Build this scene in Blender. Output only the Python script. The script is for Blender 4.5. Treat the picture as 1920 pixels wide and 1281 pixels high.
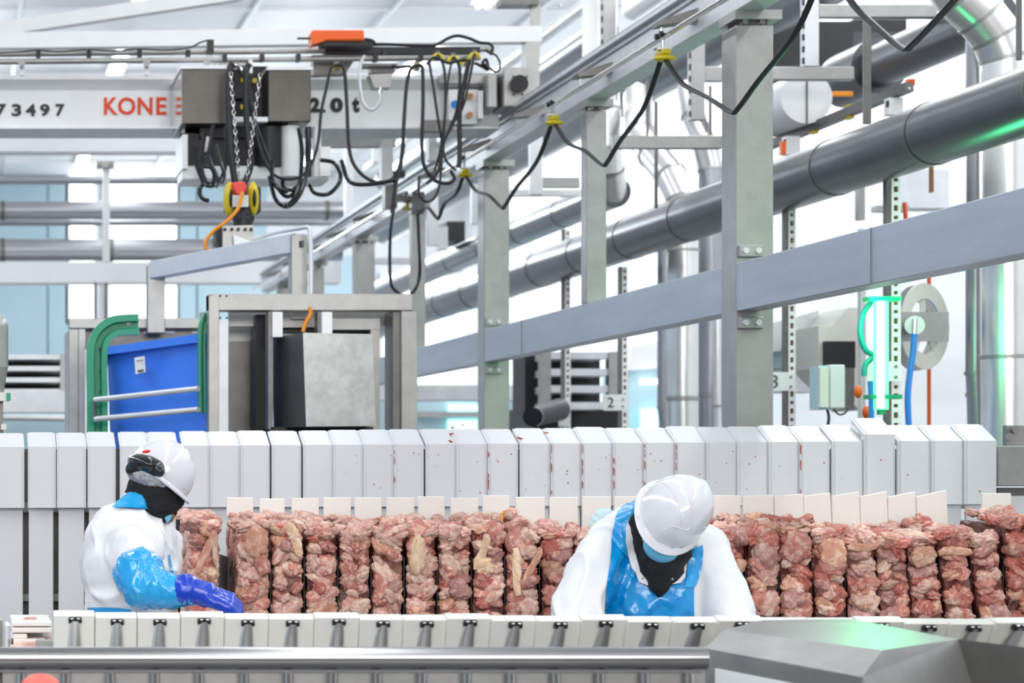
import bpy, bmesh, math, random
from mathutils import Vector, Matrix, noise, Euler
from mathutils.bvhtree import BVHTree
random.seed(7)
for _o in list(bpy.data.objects): bpy.data.objects.remove(_o)
SC = bpy.context.scene
COL = SC.collection
# ---------------------------------------------------------------- camera, world, lights, exposure
F, CX, CY, CZ = 3900.0, -60.0, 875.0, 1.7       # focal length in px, vanishing point of the hall's long axis, eye height
cam_d = bpy.data.cameras.new('camera'); cam = bpy.data.objects.new('camera', cam_d); COL.objects.link(cam)
cam.location = (0, 0, CZ); cam.rotation_euler = (math.pi/2, 0, 0)
cam_d.sensor_width = 36; cam_d.lens = 36*F/1920
cam_d.shift_x = (960-CX)/1920; cam_d.shift_y = (CY-640.5)/1920
cam_d.clip_end = 200
cam_d.dof.use_dof = True; cam_d.dof.focus_distance = 7.3; cam_d.dof.aperture_fstop = 4.0
SC.camera = cam
world = bpy.data.worlds.new('world'); SC.world = world; world.use_nodes = True
bg = world.node_tree.nodes['Background']; bg.inputs[0].default_value = (0.86, 0.92, 1.0, 1); bg.inputs[1].default_value = 0.5
SC.view_settings.view_transform = 'Standard'; SC.view_settings.look = 'None'
SC.view_settings.exposure = 0.42; SC.view_settings.gamma = 1; SC.view_settings.use_curve_mapping = False
def area(name, loc, rot, sx, sy, power, col=(1, 1, 1)):
    l = bpy.data.lights.new(name, 'AREA'); l.shape = 'RECTANGLE'; l.size = sx; l.size_y = sy; l.energy = power; l.color = col
    o = bpy.data.objects.new(name, l); o.location = loc; o.rotation_euler = rot; COL.objects.link(o); return o
for lx, ly, ll, lp in ((-3.5, 14, 38, 900), (1.95, 16, 36, 190), (5.8, 18, 36, 560), (8.2, 20, 30, 480)):
    area('lamp_row_or_fill', (lx, ly, 6.93), (0, 0, 0), .4, ll, lp, (.95, .98, 1))
area('lamp_row_or_fill', (0.5, -4.5, 4.6), (math.radians(66), 0, 0), 9, 2.6, 500, (1, .985, .965))  # added fill from behind the camera, brightens surfaces facing it
for lx in (0.2, 3.9): area('lamp_row_or_fill', (lx, 22, 6.2), (math.pi, 0, 0), .5, 28, 42, (.96, .97, 1))  # added upward fill that brightens the ceiling, no fixture modelled
area('lamp_row_or_fill', (3.0, 33.0, 6.7), (math.radians(-35), 0, 0), 9, 2, 900, (.86, .95, 1))

# ---------------------------------------------------------------- helpers
def W(px, py, Y): return Vector(((px-CX)*Y/F, Y, CZ+(CY-py)*Y/F))
def YX(px, X): return F*X/(px-CX)
ORG = {}
def mat(name, col, rough=.5, metal=0, var=0, vs=6, bump=0, bs=60, col2=None, emit=None, es=1, trans=0, coat=0, stretch=None, spec=None, alpha=1):
    m = bpy.data.materials.new(name); m.use_nodes = True; nt = m.node_tree; b = nt.nodes['Principled BSDF']
    b.inputs['Base Color'].default_value = (*col, 1); b.inputs['Roughness'].default_value = rough; b.inputs['Metallic'].default_value = metal
    if coat: b.inputs['Coat Weight'].default_value = coat; b.inputs['Coat Roughness'].default_value = .15
    if trans: b.inputs['Transmission Weight'].default_value = trans
    if spec is not None: b.inputs['Specular IOR Level'].default_value = spec
    if alpha < 1: b.inputs['Alpha'].default_value = alpha
    if emit: b.inputs['Emission Color'].default_value = (*emit, 1); b.inputs['Emission Strength'].default_value = es
    if var or bump:
        tc = nt.nodes.new('ShaderNodeTexCoord'); mp = nt.nodes.new('ShaderNodeMapping'); nt.links.new(tc.outputs['Object'], mp.inputs[0])
        if stretch: mp.inputs['Scale'].default_value = stretch
    if var:
        n = nt.nodes.new('ShaderNodeTexNoise'); n.inputs['Scale'].default_value = vs; n.inputs['Detail'].default_value = 6; n.inputs['Roughness'].default_value = .65
        nt.links.new(mp.outputs[0], n.inputs['Vector'])
        r = nt.nodes.new('ShaderNodeValToRGB'); r.color_ramp.elements[0].position = .3; r.color_ramp.elements[1].position = .7
        c2 = col2 or tuple(max(0, c*(1-var)) for c in col)
        r.color_ramp.elements[0].color = (*c2, 1); r.color_ramp.elements[1].color = (*col, 1)
        nt.links.new(n.outputs[0], r.inputs[0]); nt.links.new(r.outputs[0], b.inputs['Base Color'])
    if bump:
        n2 = nt.nodes.new('ShaderNodeTexNoise'); n2.inputs['Scale'].default_value = bs; n2.inputs['Detail'].default_value = 4
        nt.links.new(mp.outputs[0], n2.inputs['Vector'])
        bp = nt.nodes.new('ShaderNodeBump'); bp.inputs['Strength'].default_value = bump; bp.inputs['Distance'].default_value = .01
        nt.links.new(n2.outputs[0], bp.inputs['Height']); nt.links.new(bp.outputs[0], b.inputs['Normal'])
    return m
M = dict(
 steel=mat('satin_steel', (.44, .435, .425), .42, .75, .22, 7, .05, 40),
 steel_l=mat('light_steel', (.76, .77, .80), .45, .4, .15, 5, .04, 30),
 steel_g=mat('girder_steel', (.50, .54, .61), .4, .75, .2, 4, .04, 30, stretch=(1, .25, 2)),
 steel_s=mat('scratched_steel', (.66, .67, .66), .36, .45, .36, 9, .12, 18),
 steel_h=mat('hoist_steel', (.11, .103, .095), .34, .9, .3, 6, .05, 18),
 steel_t=mat('housing_top_steel', (.32, .33, .33), .3, .8, .25, 5, .04, 18),
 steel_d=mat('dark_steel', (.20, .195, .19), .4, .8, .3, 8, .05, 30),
 chrome=mat('polished_steel', (.72, .70, .68), .14, 1, .15, 5),
 mirror=mat('mirror_steel', (.78, .76, .74), .1, 1),
 glow2=mat('green_strip', (.2, 1, .4), .4, emit=(.05, 1, .30), es=5),
 duct_f=mat('far_duct_steel', (.40, .40, .43), .32, .8, .1, 3),
 duct=mat('duct_steel', (.14, .145, .16), .30, .85, .18, 3, .03, 12),
 duct_w=mat('bright_duct_steel', (.86, .85, .84), .3, .9, .14, 3, .03, 12),
 paint=mat('white_paint', (.86, .86, .87), .4, 0, .06, 3),
 wall=mat('wall_white', (.90, .91, .93), .6, 0, .04, 2),
 wallb=mat('wall_blue', (.50, .68, .76), .5, 0, .08, 1.2),
 ceil=mat('ceiling_white', (.92, .93, .95), .55, 0, .04, 1),
 floor=mat('floor_grey', (.15, .15, .15), .35, 0, .3, 3),
 pe=mat('white_plastic', (.70, .70, .74), .38, 0, .05, 5, .03, 60),
 pe_w=mat('cream_plastic', (.86, .82, .78), .42, 0, .05, 6),
 pe_g=mat('shaded_plastic', (.80, .80, .75), .35, 0, .05, 8),
 rail=mat('rail_steel', (.50, .50, .51), .2, 1, .1, 4),
 black=mat('black_rubber', (.012, .012, .015), .42),
 blackg=mat('black_gloss', (.015, .016, .02), .16),
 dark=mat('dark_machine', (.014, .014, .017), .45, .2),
 yellow=mat('yellow_plastic', (.62, .48, .01), .4),
 orange=mat('orange_plastic', (.85, .11, .0), .4),
 orange_c=mat('orange_cable', (.85, .30, .02), .4),
 red=mat('red_plastic', (.75, .04, .03), .4),
 blue=mat('tote_blue', (.055, .24, 1.0), .38, 0, .12, 4),
 green=mat('holder_green', (.0, .33, .17), .4, 0, .1, 6),
 teal=mat('teal_hose', (.0, .20, .25), .3),
 hose=mat('blue_hose', (.02, .25, .75), .35),
 film=mat('blue_film', (.0, .33, .74), .22, 0, .5, 14, .35, 26, col2=(.0, .22, .62), coat=.5),
 filml=mat('light_blue_film', (.02, .42, .80), .2, 0, .6, 10, .5, 22, col2=(.0, .27, .70), coat=.6),
 glove=mat('glove_blue', (.0, .045, .55), .28, 0, .2, 20, .1, 60, coat=.4),
 cloth=mat('white_cloth', (.80, .80, .83), .85, 0, .05, 4, .6, 10),
 helmet=mat('helmet_white', (.70, .70, .75), .18, coat=.5),
 mask=mat('mask_blue', (.16, .52, .78), .75, 0, .1, 20, .3, 80, stretch=(1, 1, 6)),
 knit=mat('black_knit', (.010, .010, .014), .9, 0, .2, 40, .3, 200),
 skin=mat('skin', (.30, .15, .09), .5),
 hairnet=mat('hairnet', (.55, .55, .58), .6, 0, .6, 60, .5, 90),
 text_k=mat('black_lettering', (.01, .012, .012), .5),
 text_o=mat('orange_lettering', (.78, .05, .0), .5),
 tag=mat('paper_label', (.85, .87, .88), .6),
 bolt=mat('bronze_bolt', (.45, .22, .08), .4, .6),
 brown=mat('brown_hole', (.25, .12, .04), .7),
 cream=mat('cream_housing', (.78, .77, .70), .45),
 tube=mat('fluorescent_tube', (1, 1, 1), .5, emit=(.95, .98, 1), es=5),
 win=mat('daylight_pane', (1, 1, 1), .5, emit=(.93, .98, 1), es=2.2),
 winc=mat('cyan_pane', (.5, .9, .9), .4, emit=(.45, .95, .9), es=1.0),
 glow=mat('green_lamp', (.2, 1, .4), .4, emit=(.08, 1, .22), es=1.5),
 glowc=mat('green_lamp_core', (.9, 1, .9), .4, emit=(.55, 1, .65), es=7),
 glass=mat('clear_sleeve', (.8, 1, .9), .05, trans=1),
 plastic_t=mat('clear_film', (.55, .85, .92), .2, alpha=.45),
 blood=mat('blood_spot', (.38, .05, .03), .4),
 redpipe=mat('copper_red_pipe', (.72, .12, .05), .35, .3),
)
class MB:
    def __init__(s): s.v = []; s.f = []; s.fm = []; s.cur = 0
    def add(s, vs, fs):
        o = len(s.v); s.v += [Vector(v) for v in vs]; s.f += [tuple(i+o for i in f) for f in fs]; s.fm += [s.cur]*len(fs); return s
    def box(s, x0, x1, y0, y1, z0, z1):
        x0, x1 = min(x0, x1), max(x0, x1); y0, y1 = min(y0, y1), max(y0, y1); z0, z1 = min(z0, z1), max(z0, z1)
        return s.add([(x0,y0,z0),(x1,y0,z0),(x1,y1,z0),(x0,y1,z0),(x0,y0,z1),(x1,y0,z1),(x1,y1,z1),(x0,y1,z1)],
            [(0,3,2,1),(4,5,6,7),(0,1,5,4),(1,2,6,5),(2,3,7,6),(3,0,4,7)])
    def R(s, px0, px1, py0, py1, Y, d=.05):      # front-facing box, pixel extents of its front face at distance Y
        a, b = W(px0, py0, Y), W(px1, py1, Y); return s.box(a.x, b.x, Y, Y+d, b.z, a.z)
    def bar(s, a, b, w, h=None, up=Vector((0, 0, 1))):   # rectangular bar between points
        a, b = Vector(a), Vector(b); h = h or w; d = (b-a).normalized()
        if abs(d.dot(up)) > .98: up = Vector((0, 1, 0))
        u = d.cross(up).normalized()*w/2; n = d.cross(u).normalized()*h/2
        vs = [p+i*u+j*n for p in (a, b) for i, j in ((-1,-1),(1,-1),(1,1),(-1,1))]
        return s.add(vs, [(0,1,2,3),(7,6,5,4),(0,4,5,1),(1,5,6,2),(2,6,7,3),(3,7,4,0)])
    def prism(s, poly, ext):                      # polygon (world points) extruded by vector
        n = len(poly); e = Vector(ext); poly = [Vector(p) for p in poly]
        return s.add(poly+[p+e for p in poly], [tuple(range(n)), tuple(range(2*n-1, n-1, -1))]+[(i, i+n, (i+1) % n+n, (i+1) % n) for i in range(n)])
    def tube(s, pts, r, n=10, flat=1, caps=True, ref=None):
        pts = [Vector(p) for p in pts]; m = len(pts); rs = r if isinstance(r, (list, tuple)) else [r]*m
        T = [(pts[min(i+1, m-1)]-pts[max(i-1, 0)]).normalized() for i in range(m)]
        u = (ref or Vector((0, 0, 1))).copy()
        if abs(u.dot(T[0])) > .95: u = Vector((1, 0, 0))
        vs = []
        for p, t, q in zip(pts, T, rs):
            u = (u-t*u.dot(t)).normalized(); w = t.cross(u)
            for k in range(n):
                a = 2*math.pi*k/n; vs.append(p+u*math.cos(a)*q*flat+w*math.sin(a)*q)
        fs = [(i*n+k, i*n+(k+1) % n, (i+1)*n+(k+1) % n, (i+1)*n+k) for i in range(m-1) for k in range(n)]
        if caps: fs += [tuple(range(n-1, -1, -1)), tuple(range((m-1)*n, m*n))]
        return s.add(vs, fs)
    def cyl(s, a, b, r, r2=None, n=20): return s.tube([a, b], [r, r if r2 is None else r2], n)
    def ell(s, c, rad, n=16, m=10, rot=None, cut=None):
        c = Vector(c); vs = []; R_ = rot.to_matrix() if rot else Matrix.Identity(3)
        for j in range(m+1):
            th = math.pi*j/m
            if cut is not None: th = th*cut
            for i in range(n):
                ph = 2*math.pi*i/n
                vs.append(c+R_ @ Vector((rad[0]*math.sin(th)*math.cos(ph), rad[1]*math.sin(th)*math.sin(ph), rad[2]*math.cos(th))))
        return s.add(vs, [(j*n+i, (j+1)*n+i, (j+1)*n+(i+1) % n, j*n+(i+1) % n) for j in range(m) for i in range(n)])
    def build(s, name, m, parent=None, smooth=False, label=None, cat=None, group=None, kind=None, bevel=0):
        if parent is not None: o0 = ORG[parent]
        else:
            xs = [v.x for v in s.v]; ys = [v.y for v in s.v]; zs = [v.z for v in s.v]
            o0 = Vector(((min(xs)+max(xs))/2, (min(ys)+max(ys))/2, min(zs)))
        me = bpy.data.meshes.new(name); me.from_pydata([v-o0 for v in s.v], [], s.f)
        ms = m if isinstance(m, (list, tuple)) else [m]
        for q in ms: me.materials.append(q)
        if len(ms) > 1:
            for p, i in zip(me.polygons, s.fm): p.material_index = i
        bm = bmesh.new(); bm.from_mesh(me); bmesh.ops.remove_doubles(bm, verts=bm.verts, dist=1e-6)
        bmesh.ops.recalc_face_normals(bm, faces=bm.faces)
        if bevel: bmesh.ops.bevel(bm, geom=list(bm.edges), offset=bevel, segments=1, affect='EDGES', clamp_overlap=True)
        bm.to_mesh(me); bm.free()
        if smooth:
            for p in me.polygons: p.use_smooth = True
            try: me.set_sharp_from_angle(angle=math.radians(42))
            except Exception: pass
        o = bpy.data.objects.new(name, me); COL.objects.link(o)
        if parent is None: o.location = o0; ORG[o] = o0
        else: o.parent = parent; ORG[o] = o0
        return tag(o, label, cat, group, kind)
def tag(o, label=None, cat=None, group=None, kind=None):
    if label: o['label'] = label
    if cat: o['category'] = cat
    if group: o['group'] = group
    if kind: o['kind'] = kind
    return o
def thing(name, loc, label, cat, group=None):
    o = bpy.data.objects.new(name, None); COL.objects.link(o); o.location = loc; o.empty_display_size = .1; ORG[o] = Vector(loc); return tag(o, label, cat, group)
ONES = 'zero first second third fourth fifth sixth seventh eighth ninth tenth eleventh twelfth thirteenth fourteenth fifteenth sixteenth seventeenth eighteenth nineteenth'.split()
TENS = {20: 'twent', 30: 'thirt', 40: 'fort'}
def nth(n):
    if n < 20: return ONES[n]
    t, u = n//10*10, n % 10
    return TENS[t]+('ieth' if u == 0 else 'y-'+ONES[u])
def smoothpts(pts, k=6):                       # Catmull-Rom through points
    pts = [Vector(p) for p in pts]; P = [2*pts[0]-pts[1]]+pts+[2*pts[-1]-pts[-2]]; out = []
    for i in range(1, len(P)-2):
        for j in range(k):
            t = j/k; a, b, c, d = P[i-1:i+3]
            out.append(.5*((2*b)+(c-a)*t+(2*a-5*b+4*c-d)*t*t+(3*b-a-3*c+d)*t**3))
    return out+[pts[-1]]
def cable(pxs, Y, r, k=6): return smoothpts([W(p[0], p[1], p[2] if len(p) > 2 else Y) for p in pxs], k)
def text(s, px0, px1, py0, py1, Y, m, parent=None, name='lettering', bold=0, space=1):
    c = bpy.data.curves.new(name, 'FONT'); c.body = s; c.extrude = .0015; c.offset = bold; c.space_character = space; c.materials.append(m)
    c.resolution_u = 4
    o = bpy.data.objects.new(name, c); COL.objects.link(o); bpy.context.view_layer.update()
    bb = [Vector(b) for b in o.bound_box]; x0, x1 = min(b.x for b in bb), max(b.x for b in bb); y0, y1 = min(b.y for b in bb), max(b.y for b in bb)
    a, b = W(px0, py1, Y), W(px1, py0, Y); sx, sy = (b.x-a.x)/(x1-x0), (b.z-a.z)/(y1-y0)
    me = bpy.data.meshes.new_from_object(o); bpy.data.objects.remove(o); loc = Vector((a.x-x0*sx, Y, a.z-y0*sy))
    me.transform(Matrix.Translation(loc-(ORG[parent] if parent is not None else Vector())) @ Matrix.Rotation(math.pi/2, 4, 'X') @ Matrix.Diagonal((sx, sy, 1, 1)))
    o = bpy.data.objects.new(name, me); COL.objects.link(o)
    if parent is not None: o.parent = parent
    return o
# ================================================================ the hall
def S(name, mb, m, label=None): return mb.build(name, m, kind='structure', label=label)
ZC = 7.0
S('floor', MB().box(-9, 9.2, -8, 38.2, -.2, 0), M['floor'])
S('ceiling', MB().box(-9, 9.2, -8, 38.2, ZC, ZC+.2), M['ceil'])
S('wall_left', MB().box(-9.2, -9, -8, 38.2, 0, ZC), mat('wall_left_blue', (.55, .66, .80), .6))
S('wall_front', MB().box(-9.2, 9.2, -8.2, -8, 0, ZC), mat('wall_front_grey', (.36, .34, .31), .6))
S('wall_back', MB().box(-9, 9.2, 38, 38.2, 0, ZC), M['wall'])
S('wall_right', MB().box(9, 9.2, -8, 38, 0, ZC), M['wall'])
# seams and battens under the ceiling, running down the hall
for i, x in enumerate((.6, 3.3, 4.9, 6.6)):
    S('trim_%d' % (i+1), MB().box(x-.03, x+.03, 12, 38, ZC-.05, ZC), M['steel_l'])
for i, y in enumerate((24, 28, 32, 36)):
    S('trim_%d' % (i+5), MB().box(-6, 9, y-.04, y+.04, ZC-.04, ZC), M['ceil'])
n = 0
for x in (1.95, 5.8):
    for y in (22.5, 26.8, 31.2, 35.4):
        n += 1
        t = thing('ceiling_lamp', (x, y, ZC-.16), 'white batten lamp along the ceiling, %s of the ceiling battens' % nth(n), 'ceiling lamp', 'ceiling battens')
        MB().box(x-.11, x+.11, y-1.0, y+1.0, ZC-.08, ZC).build('housing', M['paint'], t)
        for s in (-1, 1): MB().cyl((x+s*.05, y-.95, ZC-.11), (x+s*.05, y+.95, ZC-.11), .03, n=8).build('lamp_tube', M['tube'], t, True)
# far wall: light blue panels and bright windows
def bwin(i, px0, px1, py0, py1, mm='win', Y=37.9):
    a, b = W(px0, py0, Y), W(px1, py1, Y)
    w = MB().box(a.x-.08, b.x+.08, Y-.05, Y+.1, b.z-.08, a.z+.08); o = S('window_%d' % i, w, M['paint'])
    MB().box(a.x, b.x, Y-.08, Y-.04, b.z, a.z).build('pane', M[mm], o)
bwin(1, 131, 176, 300, 600); bwin(2, 206, 328, 300, 600); bwin(3, 720, 900, 520, 720); bwin(4, 930, 1010, 560, 700)
pn = 0
for a, b, y0, y1 in ((-90, 88, 330, 800), (91, 128, 330, 800), (333, 368, 330, 800), (371, 500, 330, 800), (503, 700, 480, 800), (1012, 1130, 540, 800), (1133, 1240, 540, 800)):
    p, q = W(a, y0, 37.85), W(b, y1, 37.85)
    pn += 1; S('trim_%d' % (pn+20), MB().box(p.x, q.x, 37.85, 37.99, q.z, p.z), M['wallb'])
# far lower machinery: racks, conveyors
def frontbox(name, lab, cat, px0, px1, py0, py1, Y, d, m, **k): return MB().R(px0, px1, py0, py1, Y, d).build(name, m, label=lab, cat=cat, **k)
def rack(px0, px1, py0, py1, Y, lab, slots=3, w=18):
    a, b = W(px0, py0, Y), W(px1, py1, Y); t = thing('machine_rack', ((a.x+b.x)/2, Y+.4, b.z), lab, 'rack')
    MB().R(px0, px0+w, py0, py1, Y, .1).build('post', M['steel'], t); MB().R(px1-w, px1, py0, py1, Y, .1).build('post', M['steel'], t)
    MB().box(a.x, b.x, Y+.5, Y+.9, b.z, a.z).build('back_panel', M['dark'], t)
    h = (py1-py0)/(slots+.5)
    for i in range(slots+1): MB().R(px0+w, px1-w, py0+i*h, py0+i*h+h*.42, Y+.02, .5).build('shelf', M['steel_l'], t)
    return t
rack(-30, 131, 665, 740, 16, 'grey steel rack with dark slots left of the blue tote', 3)
frontbox('conveyor_beam', 'pale steel beam under the slotted rack left of the tote', 'beam', -30, 140, 734, 773, 15.5, .4, M['steel_l'])
frontbox('far_tank', 'blue-grey tank low behind the white guards at far left', 'tank', -30, 140, 778, 860, 20, 1, M['wallb'])
MB().cyl(W(-20, 783, 19.8), W(135, 785, 19.8), .03).build('tank_pipe', M['duct_w'], smooth=True, label='thin bright pipe along the blue tank at far left', cat='pipe')
rack(1015, 1160, 660, 770, 17, 'grey steel rack with dark slots behind the number 2 upright', 3)
frontbox('far_conveyor', 'pale conveyor side beam behind the steel frames, below the girder', 'beam', 700, 1015, 722, 750, 20, .5, M['steel_l'])
t = thing('freezer_tunnel', W(860, 810, 24), 'pale turquoise machine housing low behind the steel posts', 'machine')
MB().R(690, 1010, 750, 840, 24, 1.5).build('housing', M['wallb'], t); MB().R(842, 900, 758, 771, 23.9, .1).build('lit_window', M['winc'], t)
MB().R(842, 905, 787, 812, 23.9, .1).build('lit_window', M['winc'], t); MB().R(780, 905, 772, 782, 23.85, .1).build('door_frame', M['steel'], t)
t = thing('far_machine', W(1205, 800, 24), 'blue and white machine with a sloping hood between the two rows of pipes', 'machine')
MB().R(1178, 1236, 690, 830, 24, 1).build('housing', M['wallb'], t)
MB().prism([W(1178, 695, 23.9), W(1240, 690, 23.9), W(1240, 640, 23.9), W(1185, 650, 23.9)], (0, .8, 0)).build('hood', M['paint'], t)
MB().R(1205, 1236, 711, 720, 23.8, .1).build('lit_strip', M['win'], t); MB().R(1205, 1238, 765, 812, 23.8, .1).build('lit_window', M['winc'], t)
frontbox('dark_bench', 'dark machine base behind the black spotlight and the number 2 plate', 'machine', 1000, 1176, 765, 840, 18, 1, M['dark'])

# ---------------------------------------------------------------- pipes and ducts
def ring(mb, c, ax, r, w=.012, d=.006): mb.cyl(Vector(c)-Vector(ax)*w/2, Vector(c)+Vector(ax)*w/2, r+d, n=28)
def pipeY(name, lab, x, z, r, y0, y1, step, off=0, m='duct', seam='duct'):
    t = thing(name, (x, (y0+y1)/2, z-r), lab, 'pipe')
    y = y0
    ys = [y0]+[off+k*step for k in range(200) if y0+.2 < off+k*step < y1-.2]+[y1]
    for a, b in zip(ys, ys[1:]): MB().cyl((x, a+.004, z), (x, b-.004, z), r, n=40).build('pipe_section', M[m], t, True)
    for b in ys[1:-1]:
        q = MB(); ring(q, (x, b, z), (0, 1, 0), r, .022, .004); q.build('seam_band', M['steel_d'], t, True)
    return t
pipeY('main_pipe', 'thick insulated steel pipe running diagonally behind the big post, lit green at right', 4.6, 3.287, .149, 5.2, 24, 1.12, 5.42)
t = pipeY('upper_pipe', 'steel pipe running diagonally just above the thickest pipe, turning up at its end', 5.1, 3.87, .13, 16.4, 27, 1.35, 16.4)
def duct_path(name, lab, pts, r, m='duct_w', cat='duct', band=True):
    pts = [Vector(p) for p in pts]; mn = min(pts, key=lambda p: p.z)
    t = thing(name, (mn.x, mn.y, mn.z-.02), lab, cat)
    for i, (a, b) in enumerate(zip(pts, pts[1:])):
        # mitred section: extend slightly so that joints close
        d = (b-a).normalized(); q0 = d*(.35*r if i else 0); q1 = d*(.35*r if i < len(pts)-2 else 0)
        MB().cyl(a-q0*.5, b+q1*.5, r, n=32).build('duct_section', M[m], t, True)
        if i:
            q = MB(); ax = (b-a).normalized()+(a-pts[i-1]).normalized(); ring(q, a, ax.normalized(), r*1.01, .02, .006); q.build('seam_band', M['steel'], t, True)
        elif band and (b-a).length > 1:
            pass
    return t
U = lambda px, py, Y: W(px, py, Y)
duct_path('riser_duct', 'curved vertical duct whose lower elbow joins the upper diagonal pipe', [(4.95, 16.3, ZC-.1), (4.95, 16.3, 4.9), (4.98, 16.3, 4.5), (4.99, 16.3, 4.2), (5.02, 16.33, 4.03), (5.1, 16.5, 3.87)], .13)
duct_path('bright_duct', 'bright vertical duct with a mitred elbow, between the small post and the big post',
   [U(1195, 180, 16.5), U(1200, 255, 15.8), U(1225, 290, 15.4), U(1258, 330, 15.1), U(1278, 372, 15), U(1280, 470, 15), U(1280, 748, 15), U(1280, 900, 15)], .108)
duct_path('grey_duct', 'grey vertical duct close against the left side of the big post', [U(1290, 170, 16.5), U(1300, 225, 16), U(1320, 270, 15.6), U(1332, 320, 15.5), U(1332, 742, 15.5), U(1332, 900, 15.5)], .09, 'duct_f')
duct_path('thin_riser', 'thin dark riser pipe at the left side of the bright duct', [U(1243, 430, 15.6), U(1243, 765, 15.6), U(1246, 800, 15.6), U(1247, 900, 15.6)], .04, 'duct_f')
duct_path('thin_riser', 'thin grey riser pipe squeezed between grey duct and big post', [U(1345, 560, 14.6), U(1345, 762, 14.6), U(1350, 900, 14.6)], .024, 'duct_w')
duct_path('corner_riser', 'narrow vertical pipe with a kink, leftmost of the risers at the right edge', [U(1829, 60, 11.3), U(1829, 700, 11.3), U(1831, 740, 11.3), U(1835, 900, 11.3)], .05, 'duct_f')
duct_path('corner_duct', 'broad vertical duct at the right edge with an elbow at its top', [U(1760, -60, 11), U(1800, -5, 11), U(1838, 30, 11), U(1868, 68, 11), U(1885, 110, 11), U(1888, 670, 11), U(1888, 900, 11)], .125, 'duct_w')
ct = duct_path('collar_duct', 'grey duct with a wide collar hanging above the green-lit pipe', [(5.5, 13.0, 4.12), (5.5, 11.15, 4.12)], .13, 'duct')
q = MB(); q.cyl((5.5, 12.55, 4.12), (5.5, 13.05, 4.12), .17, n=32); q.build('collar', M['duct'], ct, True)
duct_path('long_duct', 'long dark duct directly under the runway beam', [(6, 11.5, 5.11), (6, 14.5, 5.11), (6, 18.5, 5.11), (6, 23, 5.11), (6, 30, 5.11)], .19, 'duct')
duct_path('roof_duct', 'roof duct with round bright end ring above the runway beam', [(6, 19.6, 5.81), (6, 30, 5.81)], .13, 'duct')
duct_path('roof_duct', 'bright roof duct above the runway beam, right of the ring-ended one', [(6.1, 13, 5.9), (6.1, 16, 5.9), (6.1, 19, 5.9)], .13, 'duct_w')
duct_path('roof_tube', 'slim bright tube crossing the top behind the portal frame', [(5, 13, 5.43), (5, 26, 5.43)], .055, 'duct_w')
ec = duct_path('end_cap_duct', 'white round duct end hanging under the cross strut right of the big post', [U(1472, 188, 12.6), U(1512, 186, 12.2)], .12, 'duct_w')
q = MB(); a = U(1506, 186, 12.15); q.cyl((a.x, 12.1, a.z), (a.x, 12.6, a.z), .15, n=40); q.build('disc_cap', M['paint'], ec, True)
MB().box(a.x-.003, a.x+.003, 12.09, 12.1, a.z-.15, a.z+.15).build('cap_seam', M['steel_d'], ec)
# far horizontal pipes at left
def pipeX(name, lab, px0, px1, py, Y, r, m='duct_f', bands=()):
    a, b = W(px0, py, Y), W(px1, py, Y); t = thing(name, ((a.x+b.x)/2, Y, a.z-r), lab, 'pipe')
    MB().cyl(a, b, r, n=28).build('pipe_body', M[m], t, True)
    for p in bands:
        c = W(p, py, Y); q = MB(); ring(q, c, (1, 0, 0), r, .05, .01); q.build('band', M['steel_d'], t, True)
pipeX('far_pipe', 'thin horizontal pipe at far left, uppermost of the pipe rows', -40, 395, 338, 24.8, .05, 'duct_f', (195,))
pipeX('far_pipe', 'thick horizontal pipe at far left, upper of the two thick ones', -40, 650, 395, 24.6, .108, 'duct_f', (5, 195, 612))
pipeX('far_pipe', 'thin dark pipe just below the upper thick pipe at far left', -40, 640, 418, 25.2, .035, 'duct_f', ())
pipeX('far_pipe', 'thick horizontal pipe at far left, lower one touching the white beam', -40, 640, 469, 24.4, .13, 'duct_f', (5, 208, 400))
frontbox('white_beam', 'broad white beam running across under the far thick pipes', 'beam', -60, 640, 491, 530, 23.8, .35, M['paint'])
frontbox('white_beam', 'white beam across the hall just below the lettered crane girder', 'beam', -60, 345, 258, 284, 22, .3, M['paint'])
t = thing('pipe_stand', W(199, 490, 18.8), 'slim white upright with a bolted top plate at far left', 'post')
MB().R(193, 206, 305, 491, 18.8, .08).build('upright', M['paint'], t); MB().R(181, 214, 302, 314, 18.75, .1).build('top_plate', M['steel'], t)
for p in (187, 208): MB().cyl(W(p, 308, 18.7), W(p, 308, 18.75), .022, n=10).build('bolt', M['chrome'], t, True)
for p, l in ((179, 'left'), (199, 'right')):
    frontbox('window_rod', 'thin grey rod across the bright window, %s of the pair' % l, 'rod', p-3, p+3, 530, 600, 21, .04, M['steel_d'])
frontbox('far_post', 'slim pale post between the crane and the far runway end', 'post', 648, 663, 262, 462, 18.4, .1, M['steel_l'])

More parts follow.
